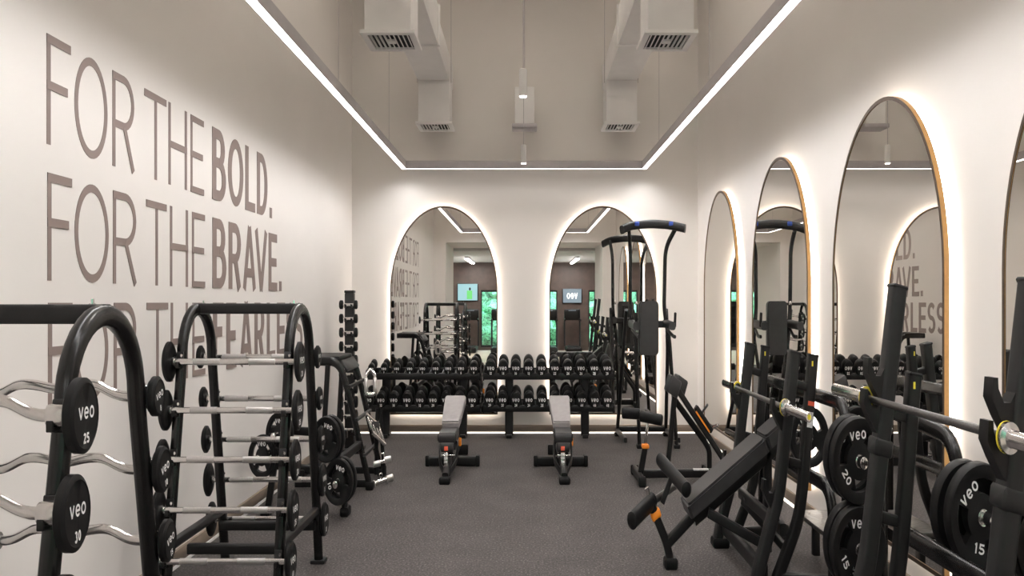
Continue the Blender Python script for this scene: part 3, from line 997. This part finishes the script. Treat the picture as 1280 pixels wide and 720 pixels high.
def plate_bm(r, th, num, rot=0.0, numpos=120.0, upright=False):
    """tri-grip rubber plate, face towards -y, centred on the origin"""
    mb = MB().mat('rubber')
    NA = 72
    rads = [.13, .20, .36, .44, .72, .80, .97, 1.0]
    dep = [.40, .40, .40, .34, .34, .5, .5, .36]
    def hole(i, j):
        if rads[i] < .36 or rads[i] > .71 or i not in (3,):
            return False
        a = (360.0 * (j + .5) / NA - 90 - rot) % 120
        return 28 < a < 92
    idx = {}
    vs = []
    for s in (-1, 1):
        for i, q in enumerate(rads):
            for j in range(NA):
                a = 2 * pi * j / NA
                idx[(s, i, j)] = len(vs)
                vs.append(V(r * q * cos(a), s * th * dep[i], r * q * sin(a)))
    fs = []
    for i in range(len(rads) - 1):
        for j in range(NA):
            k = (j + 1) % NA
            if hole(i, j):
                continue
            for s in (-1, 1):
                q = (idx[(s, i, j)], idx[(s, i + 1, j)], idx[(s, i + 1, k)], idx[(s, i, k)])
                fs.append(q if s < 0 else q[::-1])
            for (dj, a, b) in ((-1, j, j), (1, k, k)):
                if hole(i, (j + dj) % NA):
                    fs.append((idx[(-1, i, a)], idx[(-1, i + 1, a)], idx[(1, i + 1, a)], idx[(1, i, a)]))
            for di, ii in ((-1, i), (1, i + 1)):
                if 0 <= i + di < len(rads) - 1 and hole(i + di, j):
                    fs.append((idx[(-1, ii, j)], idx[(-1, ii, k)], idx[(1, ii, k)], idx[(1, ii, j)]))
    for ii in (0, len(rads) - 1):
        for j in range(NA):
            k = (j + 1) % NA
            fs.append((idx[(-1, ii, j)], idx[(-1, ii, k)], idx[(1, ii, k)], idx[(1, ii, j)]))
    mb.add(vs, fs)
    y = -th * .34 - .0022
    def put(s, ang, h, flip):
        a = radians(ang)
        rd = V(cos(a), 0, sin(a))
        up = -rd if flip else rd
        right = V(up.z, 0, -up.x)
        text(mb, s, V(0, y, 0) + rd * r * .585, right, up, h, .2, wid=.85)
    put('veo', 90 + rot, r * .20, False)
    put(num, 90 + rot + numpos, r * .20, True)
    return mb
def plate_hub(r, th):
    return MB().mat('chrome').lathe((0, -th * .42, 0), (0, 1, 0), [(0, r * .09), (-.004, r * .12), (-.004, r * .165), (.004, r * .17), (th * .84, r * .17), (th * .84, r * .09), (0, r * .09)], 24)
def weight_plate(r, th, num, loc, label, group, rot=0.0, numpos=120.0, rz=0.0):
    t = thing('weight_plate', label, 'weight plate', loc, rz, group)
    plate_bm(r, th, num, rot, numpos).build('disc', t)
    plate_hub(r, th).build('hub_ring', t)
    return t
PG = 'small plates on the cable handle rack'
for (x, z, r, nm, lb) in ((-1.33, .34, .096, '10', 'upper pair'), (-1.25, .165, .098, '10', 'lower pair')):
    for k in range(2):
        weight_plate(r, .045, nm, (x + .012 * k, 4.83 + .055 * k, z), 'small black plate marked 10, %s one of the %s on the handle rack' % (['front', 'rear'][k], lb), PG, rot=-15)
for k, (x, z, r) in enumerate(((-1.76, .27, .09), (-1.66, .36, .09))):
    weight_plate(r, .045, '5', (x, 4.83 + .05 * k, z), 'small black plate marked 5 on the %s peg beside the lettered wall' % ['lower', 'upper'][k], PG)

# chrome cable handles hanging on the rack
AG = 'cable handles on the handle rack'
c = P(463, 480, 5.80)
t = thing('row_handle', 'chrome close-grip row handle hanging highest on the handle rack', 'cable handle', tuple(c), 0.3, AG)
mb = MB().mat('chrome')
mb.tube(fillet([(-.035, 0, .045), (-.035, -.03, -.05), (.035, -.03, -.05), (.035, 0, .045)], .02), .011)
mb.tube(fillet([(-.035, 0, .045), (0, .01, .075), (.035, 0, .045)], .02), .010)
mb.build('frame', t)
for s in (-1, 1):
    MB().mat('knurl').cyl((s * .035, -.005, .03), (s * .035, -.027, -.04), .015, .003, 12).build('grip', t)
c = P(469, 531, 5.78)
t = thing('row_handle', 'chrome slatted double row handle hanging midway down the handle rack', 'cable handle', tuple(c), 0.4, AG)
mb = MB().mat('chrome')
for k in range(4):
    x = -.045 + .03 * k
    mb.cyl((x - .02, 0, .05 - .018 * k), (x + .025, -.03, -.04 - .018 * k), .009, .003, 12)
mb.build('grip', t)
mb = MB().mat('chrome')
mb.tube([(-.072, 0, .055), (.03, 0, -.005)], .012)
mb.tube([(-.025, -.03, -.035), (.075, -.03, -.1)], .012)
mb.build('frame', t)
MB().mat('char').box((.0, -.014, -.022), (.03, .004, .04), .002).build('connector', t)
c = P(474, 560, 5.86)
t = thing('rope_handle', 'pair of black rope cable handles hanging on the handle rack', 'cable handle', tuple(c), 0, AG)
for s in (-1, 1):
    MB().mat('rubber').tube([(s * .012, 0, .20), (s * .022, -.012, .06), (s * .03 + .012, -.015, -.10)], .016, n=12).build('rope', t)
    MB().mat('rubber').lathe((s * .03 + .012, -.015, -.13), (0, 0, 1), [(0, 0), (0, .02), (.04, .02), (.045, .015), (.045, 0)], 14).build('end_stopper', t)
for k, (px, py, ln, rr, lb) in enumerate(((478, 577, .13, .25, 'thin chrome cable bar hanging below the slatted handle'), (476, 602, .20, .6, 'chrome revolving cable bar hanging lowest on the handle rack'))):
    c = P(px, py, 5.78)
    t = thing('cable_bar', lb, 'cable handle', tuple(c), rr, AG)
    mb = MB().mat('chrome').cyl((-ln / 2, 0, -.012), (ln / 2, 0, .012), .010 + .003 * k, .003, 12)
    mb.build('bar', t)
    MB().mat('knurl').cyl((-ln / 2 - .005, 0, -.0125), (-ln / 2 + .05, 0, -.006), .016 + .003 * k, .003, 12).build('grip', t)
    MB().mat('knurl').cyl((ln / 2 - .05, 0, .006), (ln / 2 + .005, 0, .0125), .016 + .003 * k, .003, 12).build('grip', t)
    MB().mat('chrome').tube(fillet([(-.012, 0, .01), (-.012, 0, .04), (.012, 0, .04), (.012, 0, .01)], .012), .005, n=8).build('eyelet', t)

# ------------------------------------------------------------------ adjustable benches in front of the dumbbells
def adjustable_bench(x, label):
    t = thing('adjustable_bench', label, 'bench', (x, 6.2, 0), group='adjustable benches on the floor')
    # rear cross foot, spine, front foot
    MB().mat('black').bar((-.24, .27, .028), (.24, .27, .028), .026, .03).build('cross_foot', t)
    for s in (-1, 1):
        MB().mat('rubber').box((s * .225, .27, .03), (.018, .034, .03), .006).build('foot_cap', t)
    MB().mat('black').tube(fillet([(0, .75, .05), (0, .27, .06), (0, -.10, .075), (0, -.34, .03)], .08), .026, .022, (1, 0, 0), 14, 4).build('spine', t)
    MB().mat('rubber').box((0, -.375, .018), (.045, .035, .018), .008).build('front_foot', t)
    MB().mat('black').box((0, .76, .03), (.10, .03, .03), .006).build('rear_foot', t)
    # curved side plates from seat to spine
    for s in (-1, 1):
        pts = fillet([(s * .040, .02, .205), (s * .078, -.05, .15), (s * .07, -.14, .075), (s * .02, -.24, .035)], .07, 8)
        MB().mat('char').tube(pts, .018, .008, (0, 0, 1), 12, 3).build('side_arm', t)
    # ladder with label strip, chrome pin
    mb = MB().mat('chrome').box((-.006, -.235, .085), (.016, .006, .055), .003, rx=-.35)
    mb.mat('tape')
    for k in range(5):
        mb.box((-.006, -.245 + .004 * k, .050 + .02 * k), (.013, .004, .006), .001, rx=-.35)
    mb.build('adjusting_ladder', t)
    MB().mat('red').box((-.006, -.215, .158), (.016, .006, .012), .002).build('warning_label', t)
    MB().mat('chrome').cyl((-.05, -.16, .115), (.06, -.16, .115), .008, .002, 10).build('pin', t)
    MB().mat('black').bar((0, .02, .06), (0, .02, .19), .03, .03, (1, 0, 0)).build('seat_post', t)
    MB().mat('orange').box((.085, .05, .16), (.012, .012, .022), .004).build('release_lever', t)
    # seat pad: a thick cushion, end towards the viewer
    st = MB().mat('vinyl').box((0, -.08, .212), (.078, .14, .026), .012)
    st.build('seat_pad', t)
    MB().mat('vinyl').cyl((-.055, -.19, .165), (.055, -.19, .165), .03, .008, 18).build('shin_roll', t)
    # back pad, tapering towards the seat
    ang = math.atan2(.100, .5)
    outl = [(-.073, 0), (.073, 0), (.082, .12), (.097, .50), (.088, .52), (-.088, .52), (-.097, .50), (-.082, .12)]
    bp = MB().mat('vinyl_sheen')  # sheen on the pad is put into its pale grey colour
    fn = lambda u, v, d: V(u, .07 + v * cos(ang) - d * sin(ang), .226 + v * sin(ang) + d * cos(ang))
    bp.prism(outl, .0, .034, fn)
    bp.prism([(q[0] * .94, .52 * .02 + q[1] * .96) for q in outl], .034, .042, fn)
    bp.build('back_pad', t)
    MB().mat('black').bar((0, .10, .214), (0, .55, .304), .05, .012, (1, 0, 0)).build('back_frame', t)
    MB().mat('black').bar((0, .36, .06), (0, .42, .27), .02, .02, (1, 0, 0)).build('back_support', t)
    return t
adjustable_bench(-0.648, 'adjustable incline bench with back pad coloured with grey sheen, nearer the barbell racks')
adjustable_bench(0.322, 'adjustable incline bench with back pad coloured with grey sheen, nearer the mirror wall')

# ------------------------------------------------------------------ pull-up and dip tower
og = (1.27, 7.4, 0)
t = thing('pull_up_tower', 'tall black pull-up and dip tower with upright back pad by back mirror', 'pull-up tower', og)
pts = fillet([(.965, 7.16, 1.352), (1.05, 7.22, 1.380), (1.27, 7.24, 1.396), (1.47, 7.22, 1.384), (1.595, 7.16, 1.360)], .12, 6)
MB().mat('black').tube(pts, .027, .032, (0, 0, 1), 16, 3.2).build('pull_up_bar', t, og)
for x in (1.12, 1.46):
    MB().mat('blue').box((x, 7.19, 1.392), (.022, .012, .013), .004).build('grip_tag', t, og)
MB().mat('black_gloss').tube(fillet([(1.045, 7.24, 1.37), (1.07, 7.3, 1.25), (1.07, 7.32, .85), (1.115, 7.26, .70), (1.155, 7.25, .012)], .12, 8), .0185, .0185, (1, 0, 0), 14, 2.4).build('upright', t, og)
MB().mat('black_gloss').tube(fillet([(1.515, 7.24, 1.365), (1.425, 7.3, 1.25), (1.415, 7.32, .85), (1.455, 7.26, .70), (1.53, 7.25, .012)], .12, 8), .0185, .0185, (1, 0, 0), 14, 2.4).build('upright', t, og)
for a, b in (((1.04, 7.38, .86), (1.015, 7.92, .012)), ((1.45, 7.38, .86), (1.55, 7.92, .012))):
    MB().mat('black').tube(fillet([a, (a[0] * .6 + b[0] * .4, 7.5, .62), b], .2, 6), .0185, .0185, (1, 0, 0), 14, 2.6).build('rear_leg', t, og)
    MB().mat('black').bar((b[0], 7.25, .05), (b[0], 7.92, .04), .016, .016, (1, 0, 0)).build('base_rail', t, og)
    MB().mat('rubber').box((b[0], 7.92, .012), (.03, .03, .012), .005).build('foot', t, og)
for x in (1.155, 1.53):
    MB().mat('rubber').box((x, 7.25, .012), (.03, .03, .012), .005).build('foot', t, og)
MB().mat('black').bar((1.015, 7.9, .05), (1.55, 7.9, .05), .018, .018).build('cross_rail', t, og)
MB().mat('black').bar((1.06, 7.32, .77), (1.43, 7.32, .77), .022, .018).build('cross_rail', t, og)
bp = MB().mat('vinyl')
r_ = .03
outl = []
for cx, cz, a0 in ((1.338 - r_, .61 - .0, -90), (1.338 - r_, .915 - r_, 0), (1.142 + r_, .915 - r_, 90), (1.142 + r_, .61, 180)):
    rr = r_ if cz > .7 else r_
    outl += [(cx + rr * cos(radians(a0 + 90 * i / 6)), cz + rr * sin(radians(a0 + 90 * i / 6))) for i in range(7)]
bp.prism(outl, 7.20, 7.25, lambda u, v, d: V(u, d, v))
bp.prism([(1.24 + (u - 1.24) * .9, .755 + (v - .755) * .95) for u, v in outl], 7.188, 7.20, lambda u, v, d: V(u, d, v))
bp.build('back_pad', t, og)
MB().mat('black').bar((1.24, 7.27, .60), (1.24, 7.27, .88), .05, .015, (1, 0, 0)).build('pad_bracket', t, og)
MB().mat('chrome').cyl((1.115, 7.2, .903), (1.115, 7.18, .903), .012, .002, 10).build('bolt', t, og)
for x in (1.085, 1.435):
    MB().mat('vinyl').tube([(x, 7.34, .775), (x, 7.0, .765)], .032, .026, (1, 0, 0), 16, 3).build('arm_rest', t, og)
    MB().mat('rubber').cyl((x + (.0 if x < 1.2 else .03), 7.03, .76), (x + (.0 if x < 1.2 else .03), 7.01, .845), .013, .003, 12).build('hand_grip', t, og)
    MB().mat('black').tube(fillet([(x, 7.28, .74), (x + .03, 7.1, .70), (x + .03, 7.02, .70)], .05), .012, n=10).build('dip_handle', t, og)

# ------------------------------------------------------------------ hyperextension style bench
og = (1.25, 5.9, 0)
t = thing('back_extension_bench', 'angled black back extension bench with hip pads and roller pad', 'bench', og)
Yh = 5.95
MB().mat('black').bar((.955, Yh - .02, .036), (1.56, Yh - .02, .04), .022, .022).build('base_bar', t, og)
MB().mat('black').bar((.935, Yh - .22, .028), (.935, Yh + .2, .03), .022, .022).build('cross_foot', t, og)
MB().mat('black').bar((1.54, Yh - .2, .028), (1.54, Yh + .2, .03), .022, .022).build('cross_foot', t, og)
for x in (.935, 1.54):
    for y in (-.22, .2):
        MB().mat('rubber').box((x, Yh + y, .026), (.03, .022, .026), .008).build('foot_cap', t, og)
MB().mat('black').bar((.945, Yh - .05, .03), (.985, Yh - .05, .175), .022, .022, (0, 1, 0)).build('roller_post', t, og)
MB().mat('orange').box((.987, Yh - .05, .180), (.028, .028, .010), .004).build('orange_collar', t, og)
MB().mat('chrome').cyl((.987, Yh - .05, .18), (1.015, Yh - .05, .345), .012, .002, 12).build('telescopic_rod', t, og)
MB().mat('black').bar((1.012, Yh + .04, .345), (1.012, Yh - .10, .345), .014, .014).build('roller_bracket', t, og)
for a, b in (((.795, Yh - .05, .348), (.945, Yh - .05, .342)), ((.925, Yh - .14, .342), (1.10, Yh - .20, .325))):
    MB().mat('rubber').cyl(a, b, .029, .008, 20).build('roller_pad', t, og)
MB().mat('black').tube(fillet([(1.175, Yh, .05), (1.21, Yh, .24), (1.24, Yh, .45)], .2), .024, .02, (0, 1, 0), 14, 4).build('front_post', t, og)
MB().mat('black').bar((1.235, Yh - .10, .475), (1.65, Yh - .10, .085), .022, .018, (0, 1, 0)).build('rail', t, og)
MB().mat('black').tube(fillet([(1.255, Yh + .04, .40), (1.50, Yh + .04, .19), (1.535, Yh + .04, .15), (1.535, Yh + .04, .03)], .08, 8), .02, .02, (0, 1, 0), 14, 3).build('rear_post', t, og)
for x, z, y in ((1.205, .488, Yh - .085), (1.295, .478, Yh + .085)):
    MB().mat('vinyl').box((x, y, z), (.046, .075, .046), .008, ry=.42).build('hip_pad', t, og)
mb = MB().mat('rubber').box((1.452, Yh - .10, .322), (.088, .034, .016), .005, ry=.755)
mb.mat('orange').box((1.437, Yh - .137, .312), (.075, .003, .005), .0, ry=.755)
mb.build('foot_platform', t, og)
MB().mat('chrome').cyl((1.50, Yh - .10, .27), (1.555, Yh - .16, .30), .010, .003, 10).build('adjusting_knob', t, og)
MB().mat('steel').cyl((1.43, Yh - .10, .345), (1.475, Yh - .15, .40), .008, .003, 10).build('adjusting_knob', t, og)
MB().mat('tape').box((1.44, Yh - .06, .064), (.06, .02, .003)).build('warning_label', t, og)

# ------------------------------------------------------------------ Olympic benches
def upright_path(x_off, front, top, yy):
    if front:
        pts = [(1.155, yy, .01), (1.172, yy, .07), (1.276, yy, .312), (1.276 + (top - .312) * .178, yy, top)]
    else:
        pts = [(1.245, yy, .01), (1.268, yy, .05), (1.373, yy, .225), (1.398, yy, .34), (1.398 + (top - .34) * .122, yy, top)]
    return fillet([(p[0] + x_off, p[1], p[2]) for p in pts], .05, 5)

def olympic_bench(yc, tall, incline, label):
    og = (1.25, yc, 0)
    t = thing('olympic_bench', label, 'weight bench', og, group='olympic benches along the mirror wall')
    D = .355
    zt = .75 if not tall else .94
    zb = .58 if not tall else .679
    for s in (-1, 1):
        y = yc + s * D
        u = MB().mat('char').tube(upright_path(0, True, zt, y), .029, .026, (0, 1, 0), 16, 5).build('front_upright', t, og)
        top = Vector(upright_path(0, True, zt, y)[-1])
        MB().mat('black').box(top + V(.0, 0, .002), (.027, .030, .005), .004, ry=.17).build('end_cap', u, og)
        u2 = MB().mat('black').tube(upright_path(0, False, .74, y), .024, .023, (0, 1, 0), 16, 5).build('rear_upright', t, og)
        top2 = Vector(upright_path(0, False, .74, y)[-1])
        MB().mat('rubber').box(top2 + V(.0, 0, .002), (.0235, .0245, .005), .004, ry=.12).build('end_cap', u2, og)
        MB().mat('yellow').box(top2 + V(-.010, -.0245, -.022), (.0035, .001, .008)).build('height_mark', u2, og)
        if tall:
            zc = .575
            xc = 1.276 + (zc - .312) * .178
            MB().mat('char').box((xc, y, zc), (.033, .034, .02), .006, ry=.17).build('sleeve_collar', t, og)
        # hooks that carry the bar
        for zz in ((zb, zb + .072) if tall else (zb,)) + ((zb - .25,) if not tall else ()):
            xf = 1.276 + (zz - .312) * .178 - .026
            hk = MB().mat('black')
            prof = [(.02, .03), (-.012, -.012), (-.03, -.012), (-.045, .012), (-.046, .030), (-.058, .030), (-.062, -.004), (-.042, -.035), (-.01, -.075), (.02, -.10)]
            hk.prism([(xf + a, zz + b) for a, b in prof], y - .02, y + .02, lambda u_, v_, d: V(u_, d, v_))
            hk.build('bar_hook', t, og)
        # braces between front and rear upright
        for zz in (.66, .42):
            xa = 1.276 + (zz - .312) * .178
            MB().mat('black').bar((xa, y, zz), (1.398 + (zz - .34) * .122, y, zz - .02), .014, .014, (0, 1, 0)).build('upright_brace', t, og)
        MB().mat('rubber').box((1.175, y - .0, .018), (.05, .04, .018), .008).build('foot', t, og)
        MB().mat('rubber').box((1.60, yc + s * .42, .015), (.04, .035, .015), .006).build('foot', t, og)
        MB().mat('black').bar((1.26, y, .05), (1.60, yc + s * .42, .05), .022, .02).build('base_rail', t, og)
        if s < 0 and not tall:
            lb = MB().mat('tape').box((1.398 + .22 * .122, y - .0245, .545), (.013, .0015, .024), 0, ry=.12)
            lb.mat('red').box((1.398 + .27 * .122, y - .0245, .595), (.016, .0015, .007), 0, ry=.12)
            lb.build('warning_label', t, og)
    MB().mat('black').bar((1.20, yc - D, .075), (1.20, yc + D, .075), .024, .022).build('base_cross_bar', t, og)
    MB().mat('char').bar((1.30, yc - D, .20), (1.30, yc + D, .20), .020, .018).build('base_cross_bar', t, og)
    # low bent tube of the spotter stand
    MB().mat('black_gloss').tube(fillet([(1.50, yc - .47, .02), (1.50, yc - .47, .345), (1.50, yc + .58, .345), (1.50, yc + .58, .02)], .12, 8), .022, .022, (1, 0, 0), 14, 2.6).build('spotter_frame', t, og)
    MB().mat('plate_steel').box((1.675, yc + .0, .155), (.105, .21, .008), .002).build('spotter_platform', t, og)
    for s in (-1, 1):
        MB().mat('black').bar((1.675, yc + s * .17, .01), (1.675, yc + s * .17, .148), .02, .02, (1, 0, 0)).build('platform_leg', t, og)
    # high storage rail
    if not tall:
        MB().mat('black_gloss').tube(fillet([(1.50, yc - .62, .06), (1.50, yc - .62, .613), (1.50, yc + .50, .613), (1.50, yc + .50, .06)], .10, 8), .022, .022, (1, 0, 0), 14, 2.4).build('storage_rail', t, og)
        for z in (.478, .238):
            MB().mat('chrome').cyl((1.465, yc - .60, z), (1.465, yc - .87, z), .017, .003, 16).build('plate_peg', t, og)
        MB().mat('chrome').cyl((1.50, yc + .47, .42), (1.76, yc + .47, .40), .017, .003, 16).build('plate_peg', t, og)
    # bench
    if incline:
        a, b = V(.90, yc, .185), V(1.395, yc, .452)
        d = (b - a)
        ang = math.atan2(d.z, d.x)
        L = d.length
        fn = lambda u, v, q: V(a.x + u * cos(ang) - q * sin(ang), yc + v, a.z + u * sin(ang) + q * cos(ang))
        def pad(u0, u1, hw_):
            o_ = [(u0 + .012, -hw_), (u1 - .012, -hw_), (u1, -hw_ + .012), (u1, hw_ - .012), (u1 - .012, hw_), (u0 + .012, hw_), (u0, hw_ - .012), (u0, -hw_ + .012)]
            m = MB().mat('vinyl')
            m.prism(o_, 0, .045, fn)
            m.prism([(u0 + (u - u0) * .96 + (u1 - u0) * .02, v * .92) for u, v in o_], .045, .054, fn)
            return m
        pad(0, L - .085, .10).build('back_pad', t, og)
        pad(L - .078, L + .03, .088).build('head_pad', t, og)
        MB().mat('black').bar(fn(.02, 0, -.02), fn(L, 0, -.02), .022, .035, (0, 1, 0)).build('pad_beam', t, og)
        MB().mat('black').bar((.785, yc, .085), (.98, yc, .215), .022, .02, (0, 1, 0)).build('lower_beam', t, og)
        MB().mat('black').bar((1.0, yc - .05, .20), (1.30, yc - .12, .10), .018, .018, (0, 1, 0)).build('diagonal_strut', t, og)
        MB().mat('black').bar((1.34, yc, .06), (1.34, yc, .40), .022, .02, (0, 1, 0)).build('rear_support', t, og)
        MB().mat('char').bar((1.28, yc + .25, .19), (1.42, yc - .05, .08), .016, .014).build('diagonal_strut', t, og)
        MB().mat('black').tube(fillet([(.805, yc, .02), (.782, yc, .09), (.70, yc, .215), (.695, yc, .24)], .04), .022, .02, (0, 1, 0), 14, 4).build('leg_post', t, og)
        MB().mat('rubber').box((.805, yc, .02), (.036, .032, .02), .008).build('foot', t, og)
        MB().mat('orange').box((.722, yc, .185), (.026, .024, .016), .005, ry=-.45).build('orange_collar', t, og)
        MB().mat('chrome').bar((.70, yc, .215), (.672, yc, .275), .011, .011, (0, 1, 0)).build('telescopic_rod', t, og)
        MB().mat('rubber').cyl(P(789, 652, 3.82), P(816, 625, 4.0), .031, .008, 20).build('roller_pad', t, og)
        MB().mat('steel').cyl(P(816, 627, 4.0), P(846, 606, 4.22), .014, .003, 12).build('roller_axle', t, og)
        MB().mat('rubber').cyl(P(825, 574, 4.25), P(859, 613, 3.82), .027, .008, 20).build('roller_pad', t, og)
        MB().mat('char').bar(P(840, 594, 4.02), P(828, 628, 4.05), .012, .012, (0, 1, 0)).build('roller_arm', t, og)
    else:
        o_ = [(.62, -.10), (1.40, -.10), (1.42, -.08), (1.42, .08), (1.40, .10), (.62, .10), (.60, .08), (.60, -.08)]
        m = MB().mat('vinyl')
        m.prism(o_, .27, .315, lambda u, v, q: V(u, yc + v, q))
        m.prism([(1.01 + (u - 1.01) * .97, v * .92) for u, v in o_], .315, .324, lambda u, v, q: V(u, yc + v, q))
        m.build('flat_pad', t, og)
        MB().mat('black').bar((.66, yc, .25), (1.38, yc, .25), .024, .022).build('pad_beam', t, og)
        MB().mat('black').bar((.70, yc, .02), (.70, yc, .25), .024, .022, (0, 1, 0)).build('front_post', t, og)
        MB().mat('black').bar((1.32, yc, .05), (1.32, yc, .25), .024, .022, (0, 1, 0)).build('rear_support', t, og)
        MB().mat('rubber').bar((.70, yc - .18, .02), (.70, yc + .18, .02), .02, .03).build('foot', t, og)
    return t
olympic_bench(3.975, False, True, 'black incline olympic bench with sloping charcoal pad and orange leg roller collar')
olympic_bench(2.325, True, False, 'black flat olympic bench with tall uprights nearest the photo edge')

def olympic_bar(x, y0, y1, c0, c1, z, label):
    t = thing('olympic_bar', label, 'barbell', (x, (y0 + y1) / 2, z), group='long olympic bars on the benches')
    og = (x, (y0 + y1) / 2, z)
    MB().mat('steel').cyl((x, c0, z), (x, c1, z), .0088, 0, 16).build('shaft', t, og)
    for a, b, s in ((c0, y0, -1), (c1, y1, 1)):
        m = MB().mat('chrome')
        L = abs(b - a)
        m.lathe((x, a, z), (0, s, 0), [(0, .009), (0, .024), (.004, .027), (.018, .027), (.022, .0165), (.03, .0155), (L - .004, .0155), (L, .013), (L, 0)], 22)
        m.build('sleeve', t, og)
        MB().mat('yellow').lathe((x, a, z), (0, s, 0), [(-.001, .020), (-.001, .0272), (.001, .0276), (.003, .0272), (.003, .020)], 22).build('colour_ring', t, og)
        MB().mat('yellow').lathe((x, b, z), (0, s, 0), [(0, 0), (0, .008), (.001, .008), (.001, 0)], 14).build('end_disc', t, og)
    return t
olympic_bar(1.292, 3.27, 4.67, 3.575, 4.37, .585, 'long steel bar resting across the incline olympic bench')
olympic_bar(1.290, 1.60, 3.0, 1.93, 2.72, .684, 'long steel bar resting across the flat olympic bench with tall uprights')

# plates stored by the mirrors
G2 = 'large plates stored along the mirror wall'
weight_plate(.1195, .05, '20', (1.465, 3.17, .478), 'large black plate marked 20 on the upper peg of the incline bench', G2, rot=6, numpos=122)
weight_plate(.1195, .05, '20', (1.465, 3.235, .478), 'large black plate hanging right behind the plate marked 20', G2, rot=40)
weight_plate(.1195, .05, '15', (1.465, 3.17, .238), 'large black plate marked 15 on the lower peg of the incline bench', G2, rot=0, numpos=118)
weight_plate(.1195, .05, '15', (1.465, 3.235, .238), 'large black plate hanging right behind the lower plate on the incline bench', G2, rot=60)
weight_plate(.116, .05, '10', (1.735, 4.40, .40), 'large black plate stored behind the uprights of the incline bench, by the mirror', G2, rot=20)

og = (1.70, 3.0, 0)
t = thing('plate_storage_rack', 'low bent tube plate rack between the two olympic benches by the mirror', 'plate rack', og)
MB().mat('black_gloss').tube(fillet([(1.70, 2.82, .02), (1.70, 2.82, .575), (1.70, 3.42, .60), (1.70, 3.42, .02)], .13, 8), .022, .022, (1, 0, 0), 14, 2.4).build('bent_frame', t, og)
MB().mat('black').bar((1.70, 2.82, .05), (1.70, 3.42, .05), .02, .02).build('base_bar', t, og)
for y in (2.82, 3.42):
    MB().mat('black').bar((1.60, y, .025), (1.80, y, .025), .022, .022).build('cross_foot', t, og)
for z in (.42, .17):
    MB().mat('chrome').cyl((1.685, 2.82, z), (1.685, 2.58, z), .017, .003, 16).build('plate_peg', t, og)
weight_plate(.1235, .05, '15', (1.68, 2.66, .42), 'large black plate marked 15 on the upper peg of the plate rack', G2, rot=42, numpos=128)
weight_plate(.1235, .05, '15', (1.675, 2.74, .415), 'large black plate tucked behind the plate marked 15 on the plate rack', G2, rot=80)
weight_plate(.1235, .05, '10', (1.70, 2.68, .17), 'large black plate on the lowest peg of the plate rack', G2, rot=10)

# ------------------------------------------------------------------ lobby things seen only in the mirrors
t = thing('wall_screen', 'bright cyan wall screen in the lobby, seen in the mirror nearer the lettering', 'screen', (-1.75, YLB + .03, 1.10))
MB().mat('black').box((0, 0, 0), (.32, .03, .17), .006).build('bezel', t)
m = MB().mat('screen').box((0, .031, 0), (.30, .001, .155))
m.mat('screen_green').box((.06, .0335, -.05), (.08, .001, .08)).mat('dark').cyl((.07, .033, .06), (.07, .0345, .06), .03, n=14)
m.build('display', t)
t = thing('lobby_sign', 'lit grey lobby sign with white letters, seen in the mirror behind the tower', 'sign', (1.45, YLB + .03, 1.03))
MB().mat('black').box((0, 0, 0), (.30, .03, .14), .006).build('bezel', t)
m = MB().mat('screen_sign').box((0, .031, 0), (.28, .001, .128))
text(m, 'veo', (0, .034, .0), (-1, 0, 0), (0, 0, 1), .11, .2, 'screen_white', .9, .15)
m.build('display', t)
def treadmill(x, y, label):
    t = thing('treadmill', label, 'treadmill', (x, y, 0), group='treadmills in the lobby')
    MB().mat('black').box((0, 0, .06), (.22, .55, .045), .02).build('deck', t)
    MB().mat('rubber').box((0, .04, .108), (.16, .48, .004), .002).build('belt', t)
    for s in (-1, 1):
        MB().mat('char').tube(fillet([(s * .23, -.35, .10), (s * .23, -.42, .55), (s * .20, -.40, .66)], .1), .026, n=12).build('upright', t)
        MB().mat('rubber').tube(fillet([(s * .22, -.40, .60), (s * .23, -.1, .58)], .05), .02, n=12).build('hand_rail', t)
    MB().mat('black').box((0, -.42, .68), (.24, .05, .10), .02, rx=-.2).build('console', t)
    MB().mat('screen_sign').box((0, -.372, .70), (.11, .003, .06), 0, rx=-.2).build('display', t)
    return t
treadmill(-1.62, -5.1, 'black treadmill in the lobby before the cyan screen, seen in a mirror')
treadmill(-0.75, -4.9, 'black treadmill in the lobby before the green window, seen in a mirror')
treadmill(1.42, -5.1, 'black treadmill in the lobby below the lit sign, seen in a mirror')
treadmill(0.72, -5.0, 'black treadmill in the lobby before a window, seen in the mirror behind the tower')
for x, y0, lb in ((-1.55, -4.2, 'short lobby line light seen in the mirror nearer the lettering'), (1.4, -4.2, 'short lobby line light seen in the mirror behind the tower')):
    t = thing('lobby_line_light', lb, 'ceiling light', (x, y0, L_CEIL - .04))
    MB().mat('alu').box((0, 0, .024), (.05, 1.2, .015), .003).build('housing', t)
    MB().mat('led_lobby').box((0, 0, .004), (.045, 1.19, .004)).build('diffuser', t)
